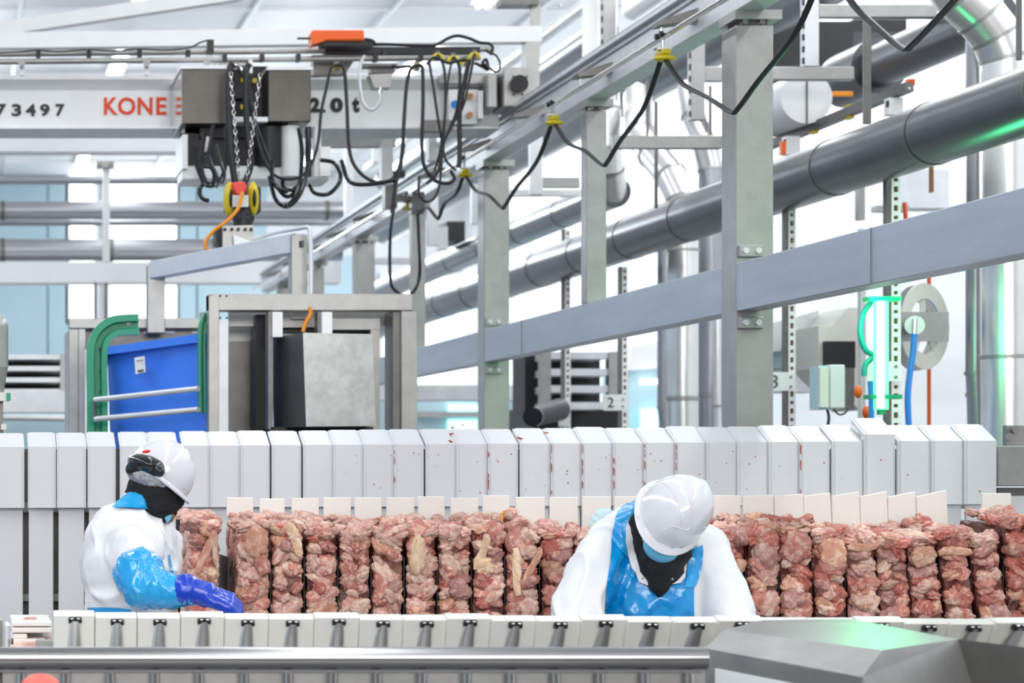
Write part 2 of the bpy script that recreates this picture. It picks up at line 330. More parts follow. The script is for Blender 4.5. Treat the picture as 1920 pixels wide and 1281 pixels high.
# ---------------------------------------------------------------- runway beam, posts and girder (line X = 3.3)
XB = 3.3
kz = lambda k, X: CZ+k*X
t = thing('runway_beam', (XB+.06, 14, kz(.594, XB)), 'long white crane runway beam running diagonally down the hall', 'beam')
z0, z1 = kz(.594, XB), kz(.652, XB)
MB().box(XB, XB+.115, 4.6, 23.4, z0, z1).build('web', M['steel_l'], t, bevel=.004)
MB().box(XB-.03, XB+.145, 4.6, 23.4, z1, z1+.02).build('top_flange', M['steel_l'], t)
MB().box(XB-.012, XB, 4.6, 23.4, z1-.035, z1-.028).build('edge_strip', M['steel'], t)
MB().bar((XB+.03, 4.6, z1+.035), (XB+.03, 23.4, z1+.035), .05, .03).build('crane_rail', M['steel'], t)
for i, y in enumerate([9.45-1.25*k for k in (3, 2, 1)]+[9.45+1.25*k for k in range(0, 11)]):
    a = Vector((3.14, y, 3.712)); 
    q = MB().prism([(3.13, y-.03, 3.70), (3.3, y-.05, 3.72), (3.3, y-.05, 3.775), (3.13, y-.03, 3.72)], (0, .10, 0)); q.build('bracket_arm', M['steel_d'], t)
    MB().cyl((3.15, y, 3.655), (3.15, y, 3.71), .006, n=8).build('hanger_bolt', M['chrome'], t, True)
MB().cyl((3.15, 4.6, 3.647), (3.15, 23.2, 3.647), .0135, n=14).build('festoon_rail', M['chrome'], t, True)
def post(Y, w, d, ztop, lab, zbot=0, cap=True, brackets=False, x0=XB):
    t = thing('steel_post', (x0+w/2, Y+d/2, zbot), lab, 'post')
    MB().box(x0, x0+w, Y, Y+d, zbot, ztop).build('column', M['steel'], t, bevel=.004)
    if cap:
        MB().box(x0+.02, x0+w-.02, Y+.02, Y+d-.02, ztop, ztop+.02).build('neck', M['steel_d'], t)
        MB().box(x0-.01, x0+w+.03, Y-.02, Y+d+.01, ztop+.02, z0).build('cap_plate', M['steel'], t)
        for u in (.25, .7): MB().cyl((x0+w*u, Y-.005, ztop+.012), (x0+w*u, Y+.02, ztop+.012), .012, n=8).build('bolt', M['chrome'], t, True)
    if brackets:
        for zz in (kz(.265, XB)+.025, kz(.202, XB)-.075):
            p = MB().box(x0+.005, x0+.11, Y-.035, Y, zz, zz+.05).build('bracket', M['steel'], t, bevel=.003)
            for u in (.028, .082): MB().cyl((x0+u, Y-.05, zz+.025), (x0+u, Y-.03, zz+.025), .013, n=12).build('bolt', M['steel_l'], p, True)
post(8.94, .162, .17, 3.60, 'big square steel post in front, with bolted brackets at the girder', brackets=True)
post(13.3, .162, .17, 3.60, 'second big square steel post, behind the small hanging one', brackets=True)
post(17.7, .162, .17, 3.60, 'third big square post, above the lifted steel frame', brackets=True)
post(22.1, .162, .17, 3.60, 'farthest big post at the end of the runway beam')
zg1, zg0 = kz(.265, XB), kz(.202, XB)
post(11.1, .108, .10, 3.60, 'short narrow post standing on the girder between two big posts', zbot=zg1)
post(15.45, .10, .10, 3.60, 'short narrow post on the girder where the black cable loop hangs', zbot=zg1)
post(19.85, .10, .10, 3.60, 'short narrow post far back on the girder beside the lifting frame', zbot=zg1)
t = thing('side_girder', (XB+.05, 14, zg0), 'wide steel girder rising diagonally across the right half', 'girder')
for a, b in ((4.6, 8.94), (9.11, 13.3), (13.47, 17.7), (17.87, 22.1)): MB().box(XB+.002, XB+.10, a, b, zg0, zg1).build('girder_section', M['steel_g'], t, bevel=.004)
for y in (7.6, 12.4): MB().box(XB-.002, XB+.0, y, y+.004, zg0, zg1).build('weld_line', M['steel_d'], t)
# festoon cable along the runway
ys = [5.9, 7.62, 9.43, 11.2, 13.2, 14.9]
low = [(6.98, 3.11), (8.56, 3.165), (10.3, 3.2), (12.25, 3.23), (13.95, 3.37)]
for i, y in enumerate(ys):
    t = thing('festoon_trolley', (3.15, y, 3.54), 'yellow cable trolley on the runway rail, %s counted from the camera' % nth(i+1), 'cable trolley', 'runway cable trolleys')
    MB().box(3.13, 3.17, y-.055, y+.055, 3.56, 3.585).build('saddle', M['yellow'], t, bevel=.006)
    MB().ell((3.15, y-.03, 3.545), (.05, .035, .016)).build('saddle_cushion', M['yellow'], t, True)
    MB().box(3.115, 3.185, y-.02, y+.02, 3.588, 3.597).build('top_plate', M['chrome'], t)
    MB().cyl((3.15, y, 3.597), (3.15, y, 3.64), .007, n=8).build('hanger', M['chrome'], t, True)
    for u in (-.03, .03): MB().cyl((3.125, y+u, 3.655), (3.14, y+u, 3.655), .014, n=12).build('wheel', M['dark'], t, True)
for i, (yl, zl) in enumerate(low):
    a, b = ys[i], ys[i+1]
    P = [(3.15, a+.02, 3.55), (3.15, a+(yl-a)*.30, 3.55-(3.55-zl)*.50), (3.15, a+(yl-a)*.72, zl+.07), (3.15, yl-.05, zl), (3.15, yl+.03, zl), (3.15, yl+(b-yl)*.35, zl+.11), (3.15, b-(b-yl)*.3, 3.55-(3.55-zl)*.42), (3.15, b-.02, 3.55)]
    MB().tube(smoothpts(P, 6), .013, 8, flat=.7).build('festoon_cable', M['black'], smooth=True, label='black flat cable hanging in a loop from the runway rail, %s loop from camera' % nth(i+1), cat='cable', group='runway cable loops')
# drooping far loop
MB().tube(cable([(740, 380), (733, 430), (731, 480), (733, 530), (745, 548), (763, 556), (780, 540), (787, 510), (785, 440), (783, 395)], 14.6, .01), .012, 8).build('drooping_cable', M['blackg'], smooth=True, label='long black cable loop hanging low in front of the narrow post', cat='cable')
t = thing('bracket_box', W(735, 395, 14.8), 'grey cable bracket hanging under the crane at the runway', 'bracket')
MB().R(722, 745, 325, 390, 14.8, .12).build('arm', M['steel_d'], t); MB().R(712, 760, 320, 332, 14.7, .1).build('plate', M['dark'], t)
MB().R(745, 790, 367, 377, 14.8, .08).build('cross_arm', M['steel_d'], t); MB().R(772, 796, 360, 400, 14.7, .1).build('end_block', M['steel_d'], t)

# ---------------------------------------------------------------- struts and hangers between the ducts
sn = [0]
def strut(px0, px1, py0, py1, Y, lab, m='steel', d=.06, slots=False, cat='strut'):
    t = thing('strut', W((px0+px1)/2, py1, Y), lab, cat)
    MB().R(px0, px1, py0, py1, Y, d).build('channel', M[m], t, bevel=.003)
    if slots:
        q = MB(); s = 22; y = py0+6
        while y < py1-10: q.R(px0-2, px0+1, y, y+11, Y-.004, .02); y += s
        q.build('slots', M['dark'], t, kind='stuff')
    return t
strut(1508, 1536, -30, 124, 11.6, 'slotted hanging channel right of the big post, top of view', 'steel_l', slots=True)
strut(1445, 1602, 125, 149, 11.6, 'horizontal square strut right of the big post above the white cap')
strut(1536, 1770, 8, 32, 11.6, 'horizontal square strut along the top right, above the collar duct')
strut(1620, 1634, 30, 232, 10.6, 'thin vertical threaded rod over the green-lit pipe', 'steel_d', d=.02, cat='rod')
strut(1908, 1917, -20, 112, 9.3, 'thin dark rod at the upper right corner', 'steel_d', d=.02, cat='rod')
strut(1295, 1322, 70, 225, 13, 'slotted channel hanging under the runway beam left of the big post', 'steel', slots=True)
strut(1322, 1358, 125, 152, 13.2, 'short square strut butting against the big post, near top')
strut(1150, 1356, 254, 278, 12.4, 'long horizontal strut between small post and big post')
strut(1130, 1155, -20, 90, 15, 'slotted channel hanging above the runway beam', 'steel', slots=True)
strut(1228, 1234, 190, 390, 13.2, 'thin dark rod beside the bright elbow duct', 'steel_d', d=.02, cat='rod')
strut(1330, 1335, 160, 255, 13.4, 'thin short rod left of the big post', 'steel_d', d=.02, cat='rod')
strut(1212, 1217, 150, 255, 14, 'thin rod behind the festoon loop under the long duct', 'steel_d', d=.02, cat='rod')
strut(995, 1018, 205, 365, 14.6, 'square post hanging behind the second runway cable loop', 'steel_l')
strut(956, 1090, 355, 368, 15.5, 'pale horizontal strut behind the second big post', 'steel_l')
strut(1018, 1088, 332, 352, 15, 'short strut left of the narrow post behind the cable loop')
strut(885, 905, 345, 420, 17, 'short pale channel behind the second big post', 'steel_l')
strut(803, 822, 360, 460, 16.5, 'short grey hanging channel left of the second big post', 'steel_l')
strut(690, 768, 483, 495, 19, 'white pipe support bar between the third post and the narrow one', 'paint')
strut(822, 840, 425, 470, 18, 'bright short white channel under the dark duct box', 'paint')
frontbox('duct_box', 'dark duct box behind the second big post', 'duct', 838, 872, 415, 452, 21, .5, M['dark'])
strut(700, 716, 275, 305, 16.5, 'small grey support at the crane rail underside', 'steel_l')
frontbox('dark_duct', 'dark oblong duct opening right of the big post', 'duct', 1450, 1600, 40, 124, 16, 1, M['dark'])
frontbox('dark_duct', 'dark oblong duct opening left of the collar duct', 'duct', 1600, 1700, 36, 60, 16, 1, M['dark'])
# cable tray
A, B = W(1440, 274, 12.7), W(1705, 163, 11.2)
t = thing('cable_tray', (A+B)/2, 'dark perforated cable tray rising right of the big post with yellow ties', 'cable tray')
MB().bar(A, B, .05, .05).build('tray', M['steel_d'], t)
q = MB()
for i in range(44):
    p = A.lerp(B, i/44); q.box(p.x-.006, p.x+.006, p.y-.045, p.y-.035, p.z-.012, p.z-.002)
q.build('perforations', M['tag'], t, kind='stuff')
for f in (.35, .6, .12):
    p = A.lerp(B, f); MB().box(p.x-.015, p.x+.015, p.y-.04, p.y+.03, p.z-.04, p.z+.04).build('cable_tie', M['yellow'], t)
for px, py0, py1, Y in ((1487, 255, 290, 12.2), (1680, 183, 215, 11.3)):
    strut(px-14, px+14, py0, py1, Y, 'perforated white foot under the cable tray, %s one' % ('upper' if px > 1600 else 'lower'), 'paint', slots=True)
strut(1562, 1600, 171, 180, 12.5, 'orange-edged bracket beside the white disc cap', 'orange_c', d=.03, cat='bracket')
frontbox('orange_clip', 'small orange clip above the green-lit pipe right of the cable tray', 'clip', 1703, 1716, 148, 160, 11.6, .04, M['orange'])
frontbox('orange_clip', 'small orange clip beside the lower tray foot', 'clip', 1466, 1474, 265, 290, 12, .04, M['orange'])

# perforated uprights with number plates
def upright(px0, px1, pytop, Y, lab):
    a, b = W(px0, pytop, Y), W(px1, 820, Y); t = thing('perforated_upright', ((a.x+b.x)/2, Y, 0), lab, 'upright')
    w = b.x-a.x; x0 = a.x; x1 = b.x; zt = a.z
    MB().box(x0, x0+w*.36, Y+.002, Y+.04, 0, zt).build('side_web', M['steel_d'], t)
    MB().box(x0+w*.40, x1, Y+.02, Y+.03, 0, zt).build('hole_backing', M['brown'], t)
    MB().box(x0+w*.36, x0+w*.52, Y, Y+.012, 0, zt).build('flange', M['paint'], t); MB().box(x1-w*.18, x1, Y, Y+.012, 0, zt).build('flange', M['paint'], t)
    q = MB(); z = zt; k = 0
    while z > 1.4:
        q.box(x0+w*.52, x1-w*.18, Y, Y+.010, z-.024, z); z -= .024+(.03 if k % 2 else .018); k += 1
    q.build('rungs', M['paint'], t, kind='stuff'); return t
upright(1662, 1689, 325, 10.6, 'perforated upright beside the hose reel with the green lamp')
upright(1471, 1492, 392, 11.7, 'perforated upright with a pale numbered plate beside the big post')
upright(1161, 1177, 500, 14.6, 'perforated upright with a bright white numbered plate behind the guards')
upright(1054, 1070, 430, 16, 'perforated upright behind the black spotlight')
def plate(px0, px1, py0, py1, Y, ch, tx, m, lab, tm='text_k'):
    t = thing('number_plate', W((px0+px1)/2, py1, Y), lab, 'sign')
    MB().R(px0, px1, py0, py1, Y, .006).build('plate', m, t, bevel=.001)
    if ch: text(ch, *tx, Y-.003, M[tm], t)
    for yy in (py0+9, py1-8): MB().cyl(W(px1-9, yy, Y), W(px1-9, yy, Y-.008), .008, n=10).build('bolt', M['chrome'], t, True)
plate(1131, 1177, 740, 770, 14.5, '2', (1139, 1151, 745, 764), M['paint'], 'white number plate reading 2 on a perforated upright')
plate(1441, 1492, 698, 733, 11.6, '3', (1443, 1459, 703, 728), M['paint'], 'pale number plate reading 3, partly behind the big post', 'steel_d')
plate(1626, 1689, 678, 715, 10.5, None, None, M['paint'], 'green-lit blank plate on the upright by the lamp')
t = thing('spotlight', W(1025, 790, 15.8), 'black cylindrical spotlight tilted down, low behind the guards', 'lamp')
MB().cyl(W(1049, 768, 15.8), W(1000, 782, 15.4), .085, .07, n=28).build('housing', M['black'], t, True)
MB().cyl(W(1001, 781.5, 15.41), W(999, 782, 15.385), .074, n=28).build('rim', M['blackg'], t, True); MB().cyl(W(999, 782, 15.39), W(998, 782, 15.375), .06, n=28).build('lens', M['dark'], t, True)
MB().R(1050, 1070, 750, 800, 15.85, .04).build('mount', M['paint'], t)

# green lamp, hose reel, controls
t = thing('green_lamp', W(1652, 775, 10.2), 'glowing green tube lamp clamped to the perforated upright', 'lamp')
MB().cyl(W(1652, 562, 10.2), W(1652, 768, 10.2), .034, n=18).build('lamp_tube', M['glow'], t, True)
MB().cyl(W(1651, 566, 10.16), W(1651, 764, 10.16), .016, n=14).build('bright_core', M['glowc'], t, True)
MB().cyl(W(1652, 557, 10.2), W(1652, 563, 10.2), .04, n=18).build('end_cap', M['green'], t, True)
MB().cyl(W(1652, 768, 10.2), W(1652, 778, 10.2), .02, n=18).build('end_cap', M['green'], t, True)
MB().R(1630, 1690, 556, 564, 10.16, .08).build('clamp', M['green'], t); MB().R(1632, 1692, 740, 748, 10.16, .08).build('clamp', M['green'], t)
gl = bpy.data.lights.new('green_glow', 'POINT'); gl.energy = 11; gl.color = (.05, 1, .35); gl.shadow_soft_size = .12
go = bpy.data.objects.new('green_glow', gl); go.location = W(1650, 585, 10.1); COL.objects.link(go)
t = thing('green_lamp', (4.35, 7.8, 2.9), 'unseen green lamp beyond the right edge, shaped long to streak the pipe', 'lamp')  # out of view; tube form and hangers made up for the pipe's green streak
MB().cyl((4.35, 6.6, 2.93), (4.5, 8.75, 2.93), .022, n=14).build('lamp_tube', M['glow2'], t, True)
for y_ in (6.9, 8.5): MB().cyl((4.37+.065*(y_-6.9), y_, 2.94), (4.5, y_, 3.17), .006, n=8).build('hanger', M['steel'], t, True)
g2 = bpy.data.lights.new('green_glow', 'POINT'); g2.energy = 2.2; g2.color = (.05, 1, .35); g2.shadow_soft_size = .1  # added green point light near that tube, also out of view
go = bpy.data.objects.new('green_glow', g2); go.location = (3.95, 6.7, 2.72); COL.objects.link(go)
MB().tube(cable([(1636, 562), (1618, 590), (1613, 625), (1622, 655), (1636, 668), (1622, 685), (1620, 705)], 10.3, 0), .014, 10).build('teal_hose', M['teal'], smooth=True, label='teal hose curving beside the green lamp', cat='hose')
t = thing('hose_reel', W(1737, 690, 11.3), 'round grey hose reel with spokes right of the green lamp', 'hose reel')
c = W(1735, 612, 11.3); q = MB()
N = 36; ro, ri = .235, .15
vs = []; rx = .8
for i in range(N):
    a = 2*math.pi*i/N
    for r_ in (ro, ri):
        for dy in (0, .02): vs.append((c.x+r_*math.cos(a)*rx, c.y+dy+.12*math.cos(a)*r_/ro, c.z+r_*math.sin(a)))
fs = []
for i in range(N):
    j = (i+1) % N; A0, A1, A2, A3 = i*4, i*4+1, i*4+2, i*4+3; B0, B1, B2, B3 = j*4, j*4+1, j*4+2, j*4+3
    fs += [(A0, A2, B2, B0), (A1, B1, B3, A3), (A0, B0, B1, A1), (A2, A3, B3, B2)]
q.add(vs, fs).build('rim_disc', M['cream'], t, True)
q = MB().add([(v[0]+.02, v[1]+.16, v[2]) for v in vs], fs).build('rear_disc', M['steel'], t, True)
for a in (20, 95, 165, 235, 310):
    a = math.radians(a); MB().bar(c+Vector((0, .02, 0)), c+Vector((.2*math.cos(a)*rx, .02+.1*math.cos(a), .2*math.sin(a))), .03, .01, up=Vector((0, 1, 0))).build('spoke', M['cream'], t)
MB().cyl(c+Vector((0, -.02, 0)), c+Vector((0, .16, 0)), .07, n=24).build('drum', M['hose'], t, True)
MB().R(1690, 1779, 585, 640, 11.0, .02).build('mount_plate', M['steel'], t); MB().cyl(W(1715, 610, 10.98), W(1715, 610, 10.9), .05, n=24).build('hub', M['steel_l'], t, True)
MB().cyl(W(1715, 598, 10.87), W(1714, 628, 10.87), .012, n=12).build('swivel', M['chrome'], t, True)
MB().tube(cable([(1714, 626), (1712, 660), (1706, 700), (1702, 745), (1704, 800), (1706, 850)], 10.87, 0), .016, 10).build('blue_hose', M['hose'], smooth=True, label='blue hose hanging from the reel hub', cat='hose')
MB().cyl(W(1742, 500, 12), W(1742, 860, 12), .011, n=10).build('red_pipe', M['redpipe'], smooth=True, label='thin red-brown pipe on the wall behind the hose reel', cat='pipe')
MB().cyl(W(1696, 380, 12), W(1699, 420, 12), .013, n=10).build('red_pipe', M['redpipe'], smooth=True, label='short red pipe end just above the girder at right', cat='pipe')
t = thing('control_box', W(1560, 768, 11), 'white and green switch box with dark wires under it', 'control box')
MB().R(1557, 1585, 684, 766, 11, .12).build('cover', M['paint'], t, bevel=.006); MB().R(1535, 1557, 686, 768, 11.02, .12).build('side_panel', M['wallb'], t); MB().R(1538, 1554, 690, 764, 11.0, .02).build('clear_cover', M['cream'], t)
MB().tube(cable([(1551, 767), (1554, 785), (1549, 815)], 11.05, 0), .008, 8).build('wire', M['black'], t, True)
MB().tube(cable([(1563, 767), (1572, 777), (1582, 776), (1590, 768)], 11.05, 0), .005, 8).build('wire', M['black'], t, True)
t = thing('infeed_machine', W(1530, 700, 13), 'cream machine with a sloping top and dark inset behind the switch box', 'machine')
MB().prism([W(1535, 612, 12.6), W(1560, 612, 12.6), W(1590, 577, 12.6), W(1612, 577, 12.6), W(1612, 770, 12.6), W(1535, 690, 12.6)], (0, .4, 0)).build('housing', M['cream'], t)
MB().R(1549, 1604, 640, 690, 12.55, .06).build('dark_inset', M['dark'], t); MB().R(1585, 1602, 690, 768, 12.5, .1).build('leg', M['steel_d'], t)
MB().prism([W(1400, 618, 13), W(1535, 582, 13), W(1535, 650, 13), W(1400, 665, 13)], (0, .3, 0)).build('chute', M['steel_l'], t)
MB().R(1400, 1520, 645, 690, 13.3, .3).build('under_frame', M['wallb'], t); MB().R(1400, 1540, 690, 735, 13.4, .3).build('under_panel', M['steel_l'], t)
for yy, px in ((735, 1609), (773, 1624)):
    MB().ell(W(px, yy, 10.5), (.02, .02, .032)).build('orange_valve', M['orange'], smooth=True, label='orange valve knob left of the green lamp, %s one' % ('upper' if yy < 750 else 'lower'), cat='valve')
MB().cyl(W(1616, 430, 11.8), W(1616, 820, 11.8), .022, n=14).build('clear_pipe', M['steel_l'], smooth=True, label='pale vertical pipe left of the green lamp', cat='pipe')
MB().tube(cable([(1632, 715), (1634, 760), (1633, 830)], 10.4, 0), .014, 10).build('cyan_hose', M['hose'], smooth=True, label='cyan hose going down left of the green lamp', cat='hose')
frontbox('wall_post', 'short grey post above the girder at right', 'post', 1610, 1622, 350, 412, 12, .05, M['steel'])
t = thing('wall_conduit', W(1690, 400, 13), 'pale boxy conduit above the girder behind the perforated upright', 'conduit')
MB().R(1700, 1780, 318, 390, 14, .2).build('box', M['steel_l'], t); MB().R(1645, 1705, 385, 396, 13.8, .1).build('arm', M['steel'], t); MB().R(1748, 1751, 300, 360, 13.7, .05).build('rod', M['brown'], t)
# right end bracket of the guards
t = thing('end_bracket', W(1895, 930, 8.3), 'bolted steel bracket at the right end of the white guards', 'bracket')
MB().R(1871, 1940, 836, 912, 8.25, .12).build('beam', M['steel'], t, bevel=.004); MB().R(1887, 1945, 798, 838, 8.35, .03).build('plate', M['steel'], t); MB().R(1871, 1940, 915, 930, 8.3, .1).build('lower_rail', M['steel_d'], t)
for p, y in ((1905, 806), (1892, 819)): MB().cyl(W(p, y, 8.35), W(p, y, 8.32), .014, n=10).build('bolt', M['chrome'], t, True)
MB().R(1895, 1945, 930, 965, 8.3, .1).build('foot', M['steel_l'], t); MB().box(W(1905, 0, 8.5).x, W(1945, 0, 8.5).x, 8.45, 8.6, 0, 1.6).build('leg', M['steel'], t)
# ================================================================ overhead crane
YC = 12.7
t = thing('crane_girder', W(480, 240, YC), 'white crane girder lettered with red letters and black numbers', 'crane')
a, b = W(-140, 148, YC), W(935, 240, YC)
MB().box(a.x, b.x, YC, YC+.28, b.z, a.z).build('box_beam', M['paint'], t)
MB().box(a.x, b.x, YC-.05, YC+.33, a.z-.012, a.z+.012).build('top_flange', M['paint'], t)
MB().box(a.x, b.x, YC-.05, YC+.33, b.z-.012, b.z).build('bottom_flange', M['steel_l'], t)
MB().prism([(a.x, YC, a.z-.07), (a.x, YC-.05, a.z-.012), (a.x, YC, a.z-.012)], (b.x-a.x, 0, 0)).build('cornice', M['paint'], t)
for ch, x0, x1 in (('7', -8, 12), ('3', 22, 40), ('4', 48, 67), ('9', 75, 93), ('7', 104, 121)):
    text(ch, x0, x1, 195 if ch != '7' else 195, 218, YC-.004, M['text_k'], t, bold=.035)
for ch, x0, x1 in (('K', 195, 221), ('O', 221, 254), ('N', 258, 286), ('E', 293, 312)):
    text(ch, x0, x1, 182.5, 215.5, YC-.004, M['text_o'], t, bold=.024)
for ch, x0, x1, y0 in (('2', 581, 600, 183), ('.', 603, 611, 205), ('0', 619, 643, 183), ('t', 660, 674, 182)):
    text(ch, x0, x1, y0, 211, YC-.004, M['text_k'], t, bold=.06)
# hoist trolley boxes, black hoist between
t = thing('hoist_trolley', W(460, 232, 12.1), 'crane hoist of two brushed steel boxes around a black motor bay', 'hoist')
def tb(px0, px1, py0, py1, Y, Yb, m='steel_h', name='steel_box', bev=.004):
    p, q = W(px0, py0, Y), W(px1, py1, Y); return MB().box(p.x, q.x, Y, Yb, q.z, p.z).build(name, M[m], t, bevel=bev)
p, q = W(340, 130, 12.1), W(424, 231, 12.1)
MB().box(p.x+.004, q.x, 12.1, 12.67, q.z, p.z).build('steel_box', M['steel_h'], t)
MB().box(p.x, p.x+.003, 12.1, 12.67, q.z, p.z).build('mirror_side', M['mirror'], t)
MB().box(p.x-.008, q.x+.03, 12.08, 12.67, p.z, p.z+.02).build('box_lid', M['steel_l'], t)
tb(503, 583, 130, 228, 12.1, 12.6)
p2_, q2_ = W(500, 126, 12.08), W(586, 131, 12.08); MB().box(p2_.x, q2_.x, 12.08, 12.6, q2_.z, p2_.z).build('box_lid', M['steel_l'], t)
tb(424, 503, 124, 218, 12.35, 12.6, 'dark', 'motor_bay'); tb(438, 465, 146, 185, 12.28, 12.4, 'dark', 'contactor')
for x, y in ((456, 150), (478, 151), (455, 200)): tb(x-4, x+4, y-4, y+4, 12.25, 12.3, 'yellow', 'yellow_clip', 0)
tb(437, 503, 219, 229, 12.1, 12.3, 'steel_l', 'lower_bar')
tb(412, 462, 116, 124, 12.2, 12.3, 'steel', 'top_bracket'); tb(466, 474, 112, 138, 12.1, 12.14, 'steel_l', 'hanger')
MB().prism([W(588, 112, 12.3), W(665, 112, 12.3), W(648, 138, 12.3), W(588, 140, 12.3)], (0, .1, 0)).build('gusset', M['steel_d'], t)
t = thing('hoist_drive', W(430, 340, 12.3), 'dark open motor housing hanging under the crane girder with tangled wires', 'motor')
p, q = W(350, 252, 12.2), W(500, 311, 12.2)
MB().box(p.x, q.x+.05, 12.3, 12.6, q.z, p.z+.08).build('dark_bay', M['dark'], t)
MB().R(342, 352, 252, 316, 12.15, .4).build('side_plate', M['paint'], t); MB().R(342, 620, 311, 338, 12.2, .3).build('bottom_tray', M['paint'], t, bevel=.01)
MB().R(375, 540, 232, 258, 12.25, .3).build('top_frame', M['dark'], t)
MB().cyl(W(505, 240, 12.2), W(505, 312, 12.2), .07, n=24).build('motor', M['dark'], t, True)
for x0, x1 in ((526, 562), (572, 584), (586, 602)):
    MB().cyl(W((x0+x1)/2, 238, 12.2), W((x0+x1)/2, 332, 12.2), (x1-x0)/2*12.2/F, n=24).build('gear_cylinder', M['paint'] if x0 != 572 else M['dark'], t, True)
MB().R(600, 620, 275, 330, 12.16, .2).build('end_plate', M['steel_l'], t); MB().cyl(W(391, 258, 12.05), W(381, 284, 12.05), .018, n=14).build('capacitor', M['paint'], t, True)
MB().cyl(W(384, 285, 12.0), W(380, 292, 12.0), .016, n=12).build('plug', M['blackg'], t, True)
MB().prism([W(345, 236, 12.3), W(400, 230, 12.3), W(385, 252, 12.3), W(340, 248, 12.3)], (0, .05, 0)).build('tilted_plate', M['steel_l'], t)
MB().R(588, 820, 237, 250, 12.9, .1).build('lower_rail', M['steel_l'], t)
frontbox('crossbar', 'grey crossbar frame under the right half of the crane girder', 'beam', 600, 742, 252, 274, 13.2, .1, M['steel'])
frontbox('crossbar_post', 'narrow white and grey post under the crane girder', 'post', 716, 737, 262, 345, 13.1, .1, M['steel_l'])
frontbox('crossbar_post', 'small white post stub right under the crane girder end', 'post', 804, 820, 258, 300, 13.1, .1, M['steel_l'])
for i, P in enumerate((
    [(384, 250), (379, 285), (377, 310), (385, 338), (396, 346), (402, 330), (396, 315), (382, 312)],
    [(382, 345), (376, 352), (375, 365), (382, 374), (392, 376)], [(425, 240), (424, 300), (415, 335), (400, 348), (385, 348)],
    [(505, 330), (515, 370), (530, 386), (545, 385), (560, 365), (566, 335)], [(512, 340), (535, 368), (552, 362), (560, 350)],
    [(530, 335), (532, 352), (548, 356), (566, 345)], [(600, 300), (625, 305), (638, 325), (635, 345), (615, 364), (590, 362), (580, 345)],
    [(365, 300), (372, 320), (382, 345)], [(400, 235), (396, 262), (392, 290), (398, 312), (408, 335), (404, 352)], [(560, 240), (566, 280), (564, 330), (556, 362), (545, 380), (532, 384)], [(512, 300), (510, 330), (520, 352), (540, 360)], [(575, 240), (578, 300), (570, 345), (558, 372), (540, 388)], [(405, 270), (412, 300), (420, 325), (415, 345)], [(640, 300), (655, 340), (690, 346), (740, 338)])):
    MB().tube(cable(P, 12.0-.02*i, 0), .012, 8).build('loose_wire', M['blackg'], smooth=True, label='black wire curling under the hoist, %s of the tangle' % nth(i+1), cat='wire', group='tangled hoist wires')
# conductor rails, clips
t = thing('cable_rail', W(400, 115, 12.3), 'double tube rail along the crane top with black clips', 'rail')
MB().cyl(W(-140, 103, 12.3), W(925, 92, 12.3), .017, n=14).build('upper_tube', M['steel'], t, True)
MB().cyl(W(-140, 117, 12.2), W(900, 108, 12.2), .017, n=14).build('lower_tube', M['steel'], t, True)
for x in (72, 167, 262, 353, 722, 895): MB().R(x-4, x+4, 93, 109, 12.26, .06).build('clip', M['black'], t)
for x in (422, 492, 560, 705, 790, 850): MB().R(x-4, x+4, 101, 114, 12.16, .06).build('clip', M['black'], t)
for x in (41, 275, 388): MB().R(x-4, x+4, 118, 141, 12.25, .03).build('hanger', M['steel_l'], t); 
for x in (41, 275, 388): MB().cyl(W(x, 117, 12.15), W(x, 117, 12.25), .022, n=12).build('clamp', M['steel'], t, True)
MB().R(389, 401, 74, 100, 12.2, .06).build('switch', M['black'], t); MB().R(610, 900, 88, 101, 12.28, .1).build('dark_track', M['dark'], t)
MB().R(585, 850, 103, 109, 12.3, .05).build('lower_track', M['steel_d'], t)
MB().tube(cable([(-60, 101), (30, 98), (72, 94), (110, 97), (167, 93), (215, 96), (262, 92), (310, 94), (353, 90), (375, 80), (391, 75)], 12.2, 0), .005, 6).build('signal_wire', M['black'], smooth=True, label='thin dark wire clipped along the cable rail at left', cat='wire')
t = thing('warning_unit', W(632, 84, 12.1), 'bright orange elongated box on top of the crane rail', 'control box')
MB().R(585, 683, 56, 76, 12.1, .12).build('body', M['orange'], t, bevel=.008); MB().prism([W(584, 62, 12.09), W(610, 76, 12.09), W(598, 80, 12.09), (W(585, 83, 12.09))], (0, .12, 0)).build('corner', M['orange'], t)
MB().R(602, 700, 75, 86, 12.12, .1).build('base', M['dark'], t); MB().R(558, 585, 70, 73, 12.15, .02).build('antenna', M['black'], t)
